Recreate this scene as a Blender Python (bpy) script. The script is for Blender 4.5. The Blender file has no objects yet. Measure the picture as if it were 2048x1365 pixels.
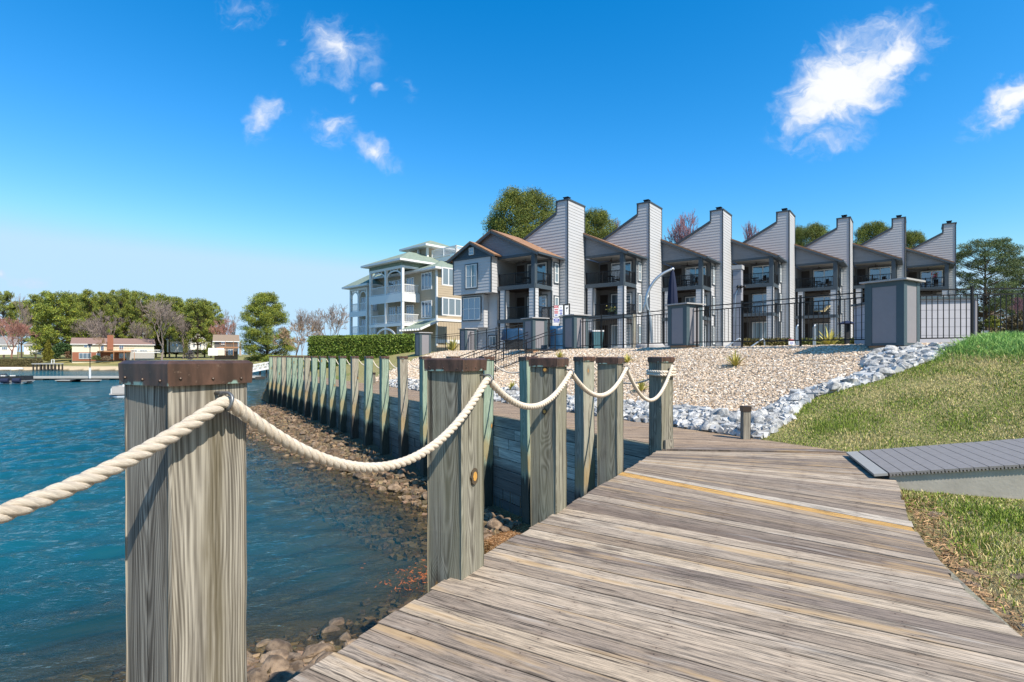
import bpy, bmesh, math, random
import numpy as np
from mathutils import Vector, Matrix
R = math.radians
rng = np.random.default_rng(7)
random.seed(7)
scene = bpy.context.scene
C = scene.collection

# ------------------------------------------------------------------ camera, light, sky, exposure
EYE = 1.58; F = 1078.0
cam = bpy.data.cameras.new('camera'); camo = bpy.data.objects.new('camera', cam); C.objects.link(camo)
cam.sensor_width = 36; cam.lens = 36*F/2048; cam.shift_y = (712-682.5)/2048
cam.clip_start = .05; cam.clip_end = 6000
camo.location = (0, 0, EYE); camo.rotation_euler = (R(90), 0, 0)
scene.camera = camo
scene.view_settings.view_transform = 'Standard'; scene.view_settings.look = 'None'
scene.view_settings.gamma = 1; scene.view_settings.use_curve_mapping = False
scene.view_settings.exposure = 0.55
SUN_EL, SUN_AZ = 48.5, 43.5           # azimuth: degrees to the right of straight behind the camera
sdir = Vector((math.sin(R(SUN_AZ))*math.cos(R(SUN_EL)), -math.cos(R(SUN_AZ))*math.cos(R(SUN_EL)), math.sin(R(SUN_EL))))
sl = bpy.data.lights.new('sun', 'SUN'); sl.energy = 4.9; sl.angle = R(.53); sl.color = (1, .92, .79)
so = bpy.data.objects.new('sun', sl); C.objects.link(so)
so.rotation_euler = sdir.to_track_quat('Z', 'Y').to_euler(); so.location = (20, -20, 40)

# ------------------------------------------------------------------ node helpers
class NT:
    def __init__(s, tree): s.t = tree; s.N = tree.nodes; s.L = tree.links
    def node(s, ty, **kw):
        n = s.N.new(ty)
        for k, v in kw.items(): setattr(n, k, v)
        return n
    def put(s, sock, v):
        if v is None: return
        if isinstance(v, bpy.types.NodeSocket): s.L.new(v, sock)
        else:
            try: sock.default_value = v
            except Exception:
                if isinstance(v, (tuple, list)) and len(v) == 3: sock.default_value = (*v, 1)
                else: sock.default_value = (v, v, v)
    def m(s, op, a, b=None, c=None, clamp=False):
        n = s.node('ShaderNodeMath', operation=op, use_clamp=clamp)
        s.put(n.inputs[0], a); s.put(n.inputs[1], b)
        if c is not None: s.put(n.inputs[2], c)
        return n.outputs[0]
    def v(s, op, a, b=None, sc=None):
        n = s.node('ShaderNodeVectorMath', operation=op)
        s.put(n.inputs[0], a); s.put(n.inputs[1], b)
        if sc is not None: s.put(n.inputs['Scale'], sc)
        return n.outputs['Value'] if op in ('LENGTH', 'DOT_PRODUCT', 'DISTANCE') else n.outputs[0]
    def xyz(s, x, y, z):
        n = s.node('ShaderNodeCombineXYZ')
        for i, q in enumerate((x, y, z)): s.put(n.inputs[i], q)
        return n.outputs[0]
    def sep(s, vv):
        n = s.node('ShaderNodeSeparateXYZ'); s.put(n.inputs[0], vv); return n.outputs
    def noise(s, vec, scale=1, detail=3, rough=.55, dist=0, color=False):
        n = s.node('ShaderNodeTexNoise'); s.put(n.inputs['Vector'], vec); s.put(n.inputs['Scale'], scale)
        n.inputs['Detail'].default_value = detail; n.inputs['Roughness'].default_value = rough; n.inputs['Distortion'].default_value = dist
        return n.outputs['Color' if color else 'Fac']
    def vor(s, vec, scale=1, feature='F1', out='Distance', rnd=1):
        n = s.node('ShaderNodeTexVoronoi', feature=feature); s.put(n.inputs['Vector'], vec); s.put(n.inputs['Scale'], scale)
        n.inputs['Randomness'].default_value = rnd
        return n.outputs[out]
    def map(s, vec, loc=(0, 0, 0), rot=(0, 0, 0), sc=(1, 1, 1), ty='POINT'):
        n = s.node('ShaderNodeMapping', vector_type=ty); s.put(n.inputs['Vector'], vec)
        n.inputs['Location'].default_value = loc; n.inputs['Rotation'].default_value = rot; n.inputs['Scale'].default_value = sc
        return n.outputs[0]
    def ramp(s, fac, stops, interp='LINEAR'):
        n = s.node('ShaderNodeValToRGB'); cr = n.color_ramp; cr.interpolation = interp
        while len(cr.elements) < len(stops): cr.elements.new(.5)
        for e, (p, c) in zip(cr.elements, stops):
            e.position = p; e.color = (*c, 1) if not isinstance(c, (int, float)) else (c, c, c, 1)
        s.put(n.inputs[0], fac); return n.outputs[0]
    def ss(s, x, a, b):                                 # smoothstep a..b -> 0..1
        n = s.node('ShaderNodeMapRange', interpolation_type='SMOOTHSTEP'); s.put(n.inputs[0], x)
        n.inputs[1].default_value = a; n.inputs[2].default_value = b; return n.outputs[0]
    def mix(s, f, a, b, mode='MIX'):
        n = s.node('ShaderNodeMix', data_type='RGBA', blend_type=mode)
        s.put(n.inputs[0], f); s.put(n.inputs[6], a); s.put(n.inputs[7], b); return n.outputs[2]
    def attr(s, name, out='Vector'):
        n = s.node('ShaderNodeAttribute', attribute_name=name); return n.outputs[out]
    def bump(s, h, strength=.3, dist=.01, normal=None):
        n = s.node('ShaderNodeBump'); s.put(n.inputs['Height'], h); n.inputs['Strength'].default_value = strength
        n.inputs['Distance'].default_value = dist
        if normal: s.put(n.inputs['Normal'], normal)
        return n.outputs[0]
    def obj(s): return s.node('ShaderNodeTexCoord').outputs['Object']
    def pos(s): return s.node('ShaderNodeNewGeometry').outputs['Position']
    def info(s, o): return s.node('ShaderNodeObjectInfo').outputs[o]

def new_mat(name):
    m = bpy.data.materials.new(name); m.use_nodes = True
    t = NT(m.node_tree); bs = m.node_tree.nodes['Principled BSDF']
    return m, t, bs
def simple(name, col, rough=.6, var=.2, scale=6, metal=0, bump=0, bscale=60, spec=.4, space='obj', rnd=0):
    m, t, bs = new_mat(name)
    vec = t.obj() if space == 'obj' else t.pos()
    n = t.noise(vec, scale, 4, .6)
    f = t.m('MULTIPLY_ADD', n, var*2, 1-var)
    if rnd: f = t.m('MULTIPLY', f, t.m('MULTIPLY_ADD', t.info('Random'), rnd*2, 1-rnd))
    t.put(bs.inputs['Base Color'], t.v('SCALE', tuple(col), sc=f))
    bs.inputs['Roughness'].default_value = rough; bs.inputs['Metallic'].default_value = metal
    bs.inputs['Specular IOR Level'].default_value = spec
    if bump: t.put(bs.inputs['Normal'], t.bump(t.noise(vec, bscale, 4), bump, .01))
    return m

# ------------------------------------------------------------------ sky with a few small clouds
w = bpy.data.worlds.new('World'); scene.world = w; w.use_nodes = True
t = NT(w.node_tree); bg = w.node_tree.nodes['Background']
sky = t.node('ShaderNodeTexSky', sky_type='NISHITA'); sky.sun_disc = False
sky.sun_elevation = R(SUN_EL); sky.sun_rotation = R(180-SUN_AZ)
sky.altitude = 200; sky.air_density = 1.0; sky.dust_density = .35; sky.ozone_density = 2.2
d = t.node('ShaderNodeTexCoord').outputs['Generated']
dx, dy, dz = t.sep(d)
SKYG = 1.38
sr_, sg_, sb_ = t.sep(t.v('SCALE', sky.outputs[0], sc=.11))   # deeper, more saturated blue than the model's own
chan = lambda c, g, k, off, mx: t.m('MAXIMUM', t.m('SMOOTH_MIN', t.m('MULTIPLY_ADD', t.m('POWER', c, g), k, off), mx, .8), .02)
skcol = t.xyz(chan(sr_, 2.4, 52.0, -.16, 4.35), chan(sg_, 1.2, 15.9, 0, 6.45), chan(sb_, 1.0, 17.5, 0, 8.3))
yy = t.m('MAXIMUM', dy, .02)
uv = t.xyz(t.m('DIVIDE', dx, yy), t.m('DIVIDE', dz, yy), 0)      # tangent plane of the northern sky
wob = t.v('SCALE', t.v('SUBTRACT', t.noise(uv, 9, 4, .6, color=True), (.5, .5, .5)), sc=.10)
uvw = t.v('ADD', uv, wob)
def uvp(x, y): return ((x-1024)/F, (712-y)/F)
CL = [  # x, y, half width, half height, turn, strength
 (1700, 160, 150, 78, 36, 1.0), (1790, 112, 92, 40, 25, .8), (1640, 225, 90, 48, 15, .85), (1655, 290, 70, 30, 14, .62), (1572, 268, 50, 13, 12, .42),
 (2035, 195, 115, 48, 30, .85), (1990, 222, 66, 22, 30, .5), (2000, 138, 32, 9, 20, .3), (1838, 30, 46, 16, 30, .3),
 (668, 100, 78, 60, -20, .62), (622, 140, 32, 32, 0, .5), (525, 222, 32, 44, -20, .56), (662, 252, 48, 42, -30, .6), (745, 298, 58, 24, -18, .56),
 (482, 15, 54, 34, 0, .5), (568, 95, 14, 20, 0, .34), (757, 180, 20, 13, 0, .36), (818, 175, 22, 19, -40, .36), (702, 188, 9, 9, 0, .25),
 (66, 570, 42, 15, 0, .55), (8, 556, 20, 10, 0, .45)]
mask = None
for (x, y, a, b, rot, st) in CL:
    u0, v0 = uvp(x, y)
    q = t.map(uvw, (u0, v0, 0), (0, 0, R(rot)), (a/F*1.5, b/F*1.5, 1), 'TEXTURE')
    mk = t.m('MULTIPLY', t.m('SUBTRACT', 1.0, t.v('LENGTH', q), clamp=True), st*(.82 if a < 90 else .97))
    mask = mk if mask is None else t.m('MAXIMUM', mask, mk)
cn = t.m('ADD', t.m('MULTIPLY', t.noise(t.map(uvw, sc=(1, 1.4, 1), rot=(0, 0, R(-32))), 17, 8, .62, .5), .6), t.m('MULTIPLY', t.noise(uvw, 6.5, 2, .5), .4))
dens = t.m('ADD', t.m('MULTIPLY', mask, 1.6), t.m('MULTIPLY', t.m('SUBTRACT', cn, .545), 2.9))
dens = t.m('MULTIPLY', t.ss(dens, -.05, 1.15), t.ss(mask, .0, .2))
dens = t.m('MULTIPLY', dens, t.ss(dy, .02, .1))
cloudcol = t.mix(t.ss(dens, .3, 1.0), (5.3, 6.2, 8.0, 1), (8.2, 8.3, 8.5, 1))
t.put(bg.inputs[0], t.mix(t.m('MULTIPLY', dens, .97), skcol, cloudcol))
bg.inputs[1].default_value = .085

# ------------------------------------------------------------------ mesh helpers
def V(*a): return np.array(a, float)
class MB:
    def __init__(s): s.v = []; s.f = []; s.n = 0
    def add(s, vs, fs):
        vs = [tuple(map(float, q)) for q in vs]
        s.v += vs; s.f += [tuple(i+s.n for i in f) for f in fs]; s.n += len(vs); return s
    def box(s, c, h, ax=None):
        ax = ax if ax is not None else np.eye(3); c = np.array(c, float)
        vs = [c+ax[0]*h[0]*i+ax[1]*h[1]*j+ax[2]*h[2]*k for i in (-1, 1) for j in (-1, 1) for k in (-1, 1)]
        return s.add(vs, [(0, 1, 3, 2), (4, 6, 7, 5), (0, 4, 5, 1), (2, 3, 7, 6), (0, 2, 6, 4), (1, 5, 7, 3)])
    def bar(s, p, q, wd, ht=None, up=(0, 0, 1)):
        p = np.array(p, float); q = np.array(q, float); ht = ht or wd
        dd = q-p; L = np.linalg.norm(dd); dd = dd/L; up = np.array(up, float)
        sd = np.cross(dd, up)
        if np.linalg.norm(sd) < 1e-4: sd = np.cross(dd, (1, 0, 0))
        sd /= np.linalg.norm(sd); u2 = np.cross(sd, dd)
        return s.box((p+q)/2, (L/2, wd/2, ht/2), np.array([dd, sd, u2]))
    def tube(s, pts, rad, n=8, cap=True):
        pts = [np.array(p, float) for p in pts]; m = len(pts)
        rad = rad if hasattr(rad, '__len__') else [rad]*m
        vs = []; u = None
        for i, p in enumerate(pts):
            d_ = pts[min(i+1, m-1)]-pts[max(i-1, 0)]; d_ = d_/(np.linalg.norm(d_)+1e-12)
            if u is None:
                u = np.cross(d_, (0, 0, 1)) if abs(d_[2]) < .9 else np.cross(d_, (1, 0, 0))
            else: u = u-d_*np.dot(u, d_)
            u = u/np.linalg.norm(u); v_ = np.cross(d_, u)
            for k in range(n):
                a = 2*math.pi*k/n; vs.append(p+(u*math.cos(a)+v_*math.sin(a))*rad[i])
        fs = [(i*n+k, i*n+(k+1) % n, (i+1)*n+(k+1) % n, (i+1)*n+k) for i in range(m-1) for k in range(n)]
        if cap: fs += [tuple(range(n))[::-1], tuple(range((m-1)*n, m*n))]
        return s.add(vs, fs)
    def lathe(s, c, prof, n=16):
        c = np.array(c, float)
        vs = [c+V(r*math.cos(2*math.pi*k/n), r*math.sin(2*math.pi*k/n), z) for r, z in prof for k in range(n)]
        m = len(prof)
        fs = [(i*n+k, i*n+(k+1) % n, (i+1)*n+(k+1) % n, (i+1)*n+k) for i in range(m-1) for k in range(n)]
        fs += [tuple(range(n))[::-1], tuple(range((m-1)*n, m*n))]
        return s.add(vs, fs)
    def prism(s, poly, org, a, b, nrm, d0, d1):       # polygon (a,b) extruded along nrm from d0 to d1
        org = np.array(org, float); a = np.array(a, float); b = np.array(b, float); nrm = np.array(nrm, float)
        n = len(poly)
        vs = [org+a*p+b*q+nrm*d0 for p, q in poly]+[org+a*p+b*q+nrm*d1 for p, q in poly]
        fs = [tuple(range(n))[::-1], tuple(range(n, 2*n))]+[(i, (i+1) % n, n+(i+1) % n, n+i) for i in range(n)]
        return s.add(vs, fs)
    def ball(s, c, r, n=10, m=6):
        c = np.array(c, float); r = np.array(r if hasattr(r, '__len__') else (r, r, r), float)
        prof = [(math.sin(math.pi*i/m), -math.cos(math.pi*i/m)) for i in range(m+1)]
        vs = [c+r*V(p*math.cos(2*math.pi*k/n), p*math.sin(2*math.pi*k/n), z) for p, z in prof for k in range(n)]
        fs = [(i*n+k, i*n+(k+1) % n, (i+1)*n+(k+1) % n, (i+1)*n+k) for i in range(m) for k in range(n)]
        return s.add(vs, fs)
    def build(s, name, mat, parent=None, smooth=False):
        me = bpy.data.meshes.new(name); me.from_pydata(s.v, [], s.f)
        bm = bmesh.new(); bm.from_mesh(me); bmesh.ops.recalc_face_normals(bm, faces=bm.faces); bm.to_mesh(me); bm.free()
        return link(name, me, mat, parent, smooth)
def link(name, me, mat, parent=None, smooth=False):
    if mat is not None and len(me.materials) == 0: me.materials.append(mat)
    if smooth: me.polygons.foreach_set('use_smooth', [True]*len(me.polygons))
    o = bpy.data.objects.new(name, me); C.objects.link(o)
    if parent is not None: o.parent = parent; o.matrix_parent_inverse = Matrix.Translation(-parent.location)
    return o
def npmesh(name, verts, faces, mat, parent=None, smooth=False, cols=None, vecs=None, cname='col', vname='wc'):
    """verts (n,3); faces (m,k) int array"""
    verts = np.ascontiguousarray(verts, np.float32); faces = np.ascontiguousarray(faces, np.int32)
    me = bpy.data.meshes.new(name); m, k = faces.shape
    me.vertices.add(len(verts)); me.vertices.foreach_set('co', verts.ravel())
    me.loops.add(m*k); me.loops.foreach_set('vertex_index', faces.ravel())
    me.polygons.add(m); me.polygons.foreach_set('loop_start', np.arange(0, m*k, k, dtype=np.int32))
    me.polygons.foreach_set('loop_total', np.full(m, k, np.int32))
    me.update(calc_edges=True)
    if not smooth: me.shade_flat()
    if cols is not None:
        a = me.attributes.new(cname, 'FLOAT_COLOR', 'POINT')
        cc = np.ones((len(verts), 4), np.float32); cc[:, :cols.shape[1]] = cols; a.data.foreach_set('color', cc.ravel())
    if vecs is not None:
        a = me.attributes.new(vname, 'FLOAT_VECTOR', 'POINT'); a.data.foreach_set('vector', np.ascontiguousarray(vecs, np.float32).ravel())
    return link(name, me, mat, parent, smooth)
def thing(name, label, cat, loc=(0, 0, 0), group=None):
    o = bpy.data.objects.new(name, None); C.objects.link(o); o.location = loc; o.empty_display_size = .2
    return tag(o, label, cat, group)
def tag(o, label=None, cat=None, group=None, kind=None):
    if label: o['label'] = label
    if cat: o['category'] = cat
    if group: o['group'] = group
    if kind: o['kind'] = kind
    return o
def dup(o, parent=None):
    c = o.copy(); C.objects.link(c)
    if parent is not None: c.parent = parent
    for k in o.children: dup(k, c)
    return c
def at(x, y, Y): return V((x-1024)/F*Y, Y, EYE+(712-y)/F*Y)
def rotz(a): return np.array([[math.cos(a), math.sin(a), 0], [-math.sin(a), math.cos(a), 0], [0, 0, 1.0]])
UP = V(0, 0, 1)
# ------------------------------------------------------------------ the lie of the land
WZ = -2.5                                              # water level; deck at 0
DB = V(-.5355, .8445, 0); NB = V(.8445, .5355, 0); B0 = V(2.5, 9.0, 0)      # timber wall: along, towards land, its corner
def bp(t_, s_, z=0): return B0+DB*t_+NB*s_+UP*z
def st(x, y):
    a, b = x-2.5, y-9.0
    return a*.8445+b*.5355, a*-.5355+b*.8445
SH = [(-16, -60), (-9, -5), (-6.5, 3), (-4.6, 6.2), (-3.5, 6.95), (-2.5, 6.95), (-1.3, 7.9), (-.4, 9.3), (-.3, 10.4), (-.6, 11.4)]
SH += [tuple(bp(a, b)[:2]) for a, b in ((7, -.7), (12, -1.3), (18, -2.5), (24, -3.3), (30, -3.4), (35, -2.7), (40, -1.6), (43, .2), (44, 2))]
SH += [(-21.5, 50), (-29, 82), (-46, 112), (-55, 121), (-63, 127), (-82, 148), (-112, 154), (-260, 152), (-520, 140)]
LAKE = np.array(SH+[(-900, 130), (-900, -60)])
def sdist(x, y):
    x = np.asarray(x, float); y = np.asarray(y, float)
    ins = np.zeros(x.shape, bool); dmin = np.full(x.shape, 1e9)
    n = len(LAKE)
    for i in range(n):
        x0, y0 = LAKE[i]; x1, y1 = LAKE[(i+1) % n]
        c = ((y0 > y) != (y1 > y)) & (x < (x1-x0)*(y-y0)/((y1-y0) if y1 != y0 else 1e-9)+x0)
        ins ^= c
        dx_, dy_ = x1-x0, y1-y0
        k = np.clip(((x-x0)*dx_+(y-y0)*dy_)/(dx_*dx_+dy_*dy_), 0, 1)
        dmin = np.minimum(dmin, np.hypot(x-x0-k*dx_, y-y0-k*dy_))
    return np.where(ins, -dmin, dmin)
RE = np.array([(-3.0, -10), (.3, -2.8), (2.0, 1.3), (2.45, 2.1), (2.7, 2.75), (2.88, 3.3), (3.23, 4.12), (3.77, 5.04), (4.49, 6.24), (5.05, 7.15), (5.42, 8.73), (5.05, 9.45), (4.56, 10.3), (-.8, 18.7), (-17, 44)])
def sms(x, a, b):
    q = np.clip((x-a)/(b-a), 0, 1); return q*q*(3-2*q)
def smin(a, b, k=.3): return -k*np.logaddexp(-a/k, -b/k)
def vnoise(x, y, f, seed=0):                           # cheap smooth noise, about -1..1
    r_ = np.random.default_rng(seed); o = np.zeros_like(np.asarray(x, float))
    for i in range(7):
        a = r_.uniform(0, 2*math.pi); ff = f*r_.uniform(.6, 1.7); ph = r_.uniform(0, 6.28, 2)
        o = o+np.sin((x*math.cos(a)+y*math.sin(a))*ff+ph[0]+1.3*np.sin((x*math.sin(a)-y*math.cos(a))*ff*.7+ph[1]))
    return o/4
def borderT(s_): return np.interp(s_, [2.4, 4.7, 5.7, 7.5, 9], [-.15, .05, -.55, -1.05, -1.4])    # gravel bed meets lawn
def edgeT(s_): return np.interp(s_, [2.4, 3, 8, 10], [24.0, 24.6, 28.5, 30])                     # far end of the gravel bed
def height(x, y):
    x = np.asarray(x, float); y = np.asarray(y, float)
    s_, t_ = st(x, y); sd = sdist(x, y)
    prof = np.where(s_ < 2.35, -.10, 0)+np.maximum(0, smin(.288*np.maximum(s_-2.35, 0), 1.92+0*s_, .09)+.0)-.03
    rise = 1.75*sms(x, 4, 52)*sms(y, 26, 50)+4.5*sms(y, 62, 130)*sms(s_, 12, 30)*sms(x, 5, 40)
    land = prof+rise+.03*vnoise(x, y, .9, 3)*sms(s_, 2.6, 5)*(1-sms(s_, 7, 9))
    bench = WZ+np.where(sd > 0, np.minimum(.12*sd, .35), np.maximum(-.20*np.maximum(-sd, 0)**1.1, -2.6)) + .035*vnoise(x, y, 2.2, 5)*(np.abs(sd) < 4)
    e = (x-np.interp(y, RE[:, 1], RE[:, 0]))*.88
    bank = np.maximum(np.minimum(land, -.07+e*.85), bench)
    near = np.where(t_ > .12, np.where(s_ > .36, land, bench), np.where(e > 0, land, bank))
    far = WZ+np.where(sd > 0, .085*np.minimum(sd, 30)+.012*np.clip(sd-30, 0, 500)+.35*sms(sd, .3, 2.5), np.maximum(-.12*(-sd), -3))
    w_ = sms(t_, 43.6, 52)*(1-sms(s_, 8, 22)) + sms(y, 95, 130)*sms(-s_, -60, -22)
    w_ = np.clip(w_, 0, 1)
    return near*(1-w_)+far*w_
def hz(x, y): return float(height(np.array([x]), np.array([y]))[0])
def polar(rings, angs):
    rr, aa = np.meshgrid(rings, angs, indexing='ij'); return rr*np.sin(aa), rr*np.cos(aa)
def gridfaces(n, m):
    i = np.arange(n-1)[:, None]*m+np.arange(m-1)[None]; i = i.ravel()
    return np.stack([i, i+1, i+m+1, i+m], 1)
rings = np.concatenate([np.geomspace(.8, 4, 24, endpoint=False), np.geomspace(4, 46, 330, endpoint=False), np.geomspace(46, 260, 130, endpoint=False), np.geomspace(260, 2500, 30)])
angs = np.concatenate([np.linspace(-180, -76, 50, endpoint=False), np.linspace(-76, 62, 900, endpoint=False), np.linspace(62, 180, 50)])*math.pi/180
gx, gy = polar(rings, angs); gz = height(gx, gy)
gx, gy, gz = gx.ravel(), gy.ravel(), gz.ravel()
s_, t_ = st(gx, gy); sd = sdist(gx, gy)
e_ = (gx-np.interp(gy, RE[:, 1], RE[:, 0]))*.88
nz = vnoise(gx, gy, 1.1, 11); nz2 = vnoise(gx, gy, .28, 12)
def lerp(c, col, w): return c*(1-w[:, None])+np.array(col)[None]*w[:, None]
col = np.tile(np.array([[.27, .24, .105]]), (len(gx), 1))
col = lerp(col, (.15, .185, .05), sms(nz, .1, .9)*.8)
col = lerp(col, (.33, .27, .16), sms(nz2, .2, 1.0)*.5)
inbed = (s_ > 2.2) & (t_ > borderT(s_)) & (t_ < edgeT(s_)) & (s_ < 40)
col[inbed] = (.30, .22, .15)
ter = (s_ > 9.6) & (gy > 13) & (t_ > -3) & (t_ < 45) & (s_ < 60)
col[ter] = (.36, .33, .29)
dirt = np.exp(-((e_-.12)/.30)**2)*sms(-gy, -6.2, -3.0)*(gy > .5)*(t_ < 0)
col = lerp(col, (.25, .19, .12), np.clip(dirt*1.2+.6*nz*dirt, 0, 1))
wet = sms(-sd, -3.8, -2.8) * (s_ < .4)
col = lerp(col, (.15, .115, .075), np.where((t_ < 47) & ((s_ < .4) | (e_ < -.1)) & (gy < 60), 1.0, 0.0)*((t_ > .1) | (e_ < -.15)))
straw = np.exp(-(((gx+.1)/1.5)**2+((gy-11.6)/2.2)**2)) * (s_ < .35)
col = lerp(col, (.26, .13, .055), np.clip(straw*1.3, 0, 1))
farw = (gy > 95) & (sd > 0)
fcol = np.tile(np.array([[.27, .235, .10]]), (len(gx), 1)); fcol = lerp(fcol, (.12, .135, .045), sms(nz2, -.3, .6)*.8)
fcol = lerp(fcol, (.52, .41, .27), 1-sms(sd, 5, 9+2*nz2))
col[farw] = fcol[farw]
bed = (sd < 0)
col[bed] = (.19, .145, .085)
mg, t, bs = new_mat('ground')
vec = t.pos(); a = t.attr('col', 'Color')
n1 = t.noise(vec, 9, 5, .7); n2 = t.noise(vec, 55, 3, .7)
f = t.m('ADD', t.m('MULTIPLY', n1, .7), t.m('ADD', t.m('MULTIPLY', n2, .7), .3))
t.put(bs.inputs['Base Color'], t.v('SCALE', a, sc=f)); bs.inputs['Roughness'].default_value = .95; bs.inputs['Specular IOR Level'].default_value = .1
t.put(bs.inputs['Normal'], t.bump(t.m('ADD', n1, n2), .7, .04))
tag(npmesh('ground', np.stack([gx, gy, gz], 1), gridfaces(len(rings), len(angs)), mg, smooth=True, cols=col), kind='structure')

# ------------------------------------------------------------------ lake water
wr = np.concatenate([np.geomspace(2, 70, 420, endpoint=False), np.geomspace(70, 900, 120)])
wa = np.concatenate([np.linspace(-180, -84, 30, endpoint=False), np.linspace(-84, 16, 620, endpoint=False), np.linspace(16, 60, 12)])*math.pi/180
wx, wy = polar(wr, wa); wz = np.zeros_like(wx)
r_ = np.random.default_rng(4)
calm = sms(-sdist(wx, wy), -.2, 2.6)*.85+.15
for i in range(26):
    lam = r_.uniform(.28, 1.9); ang = R(-70)+r_.normal(0, .42); k_ = 2*math.pi/lam
    amp = .0085*lam**.9*(1-sms(np.hypot(wx, wy), 25+10*lam, 60+40*lam))
    ph = k_*(wx*math.cos(ang)+wy*math.sin(ang))+r_.uniform(0, 6.28)+1.2*vnoise(wx, wy, .35, 40+i)
    wz += amp*(np.sin(ph)+.28*np.cos(2*ph))
wz = WZ+wz*calm
dep = WZ-height(wx, wy)
clear = np.exp(-np.clip(dep-.05, 0, 9)*.85)
mw, t, bs = new_mat('lake_water')
N = mw.node_tree; N.nodes.remove(bs); out = N.nodes['Material Output']
vec = t.pos(); dist = t.v('LENGTH', vec)
q = t.map(vec, rot=(0, 0, R(20)), sc=(.55, 1.25, 1))
wv = t.m('ADD', t.noise(q, 3.3, 4, .62, .4), t.m('ADD', t.m('MULTIPLY', t.noise(q, 9, 3, .6, .3), .35), t.m('MULTIPLY', t.noise(q, 26, 2, .5), .08)))
nrm = t.bump(wv, .55, .16)
sh = t.attr('col', 'Fac')
body = t.node('ShaderNodeBsdfDiffuse'); t.put(body.inputs[0], t.mix(t.ss(t.noise(vec, .05, 3), .35, .65), (.004, .082, .120, 1), (.006, .105, .145, 1)))
tr = t.node('ShaderNodeBsdfTransparent'); tr.inputs[0].default_value = (.74, .72, .58, 1)
mx = t.node('ShaderNodeMixShader'); t.put(mx.inputs[0], sh); N.links.new(body.outputs[0], mx.inputs[1]); N.links.new(tr.outputs[0], mx.inputs[2])
gl = t.node('ShaderNodeBsdfGlossy'); gl.inputs['Roughness'].default_value = .07; t.put(gl.inputs['Normal'], nrm)
fr = t.node('ShaderNodeFresnel'); fr.inputs[0].default_value = 1.33; t.put(fr.inputs['Normal'], nrm)
m2 = t.node('ShaderNodeMixShader'); t.put(m2.inputs[0], t.m('MULTIPLY', fr.outputs[0], .72)); N.links.new(mx.outputs[0], m2.inputs[1]); N.links.new(gl.outputs[0], m2.inputs[2])
N.links.new(m2.outputs[0], out.inputs[0])
cc = clear.ravel()[:, None]*np.ones((1, 3))
tag(npmesh('lake_water', np.stack([wx.ravel(), wy.ravel(), wz.ravel()], 1), gridfaces(len(wr), len(wa)), mw, smooth=True, cols=cc), kind='structure')

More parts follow.
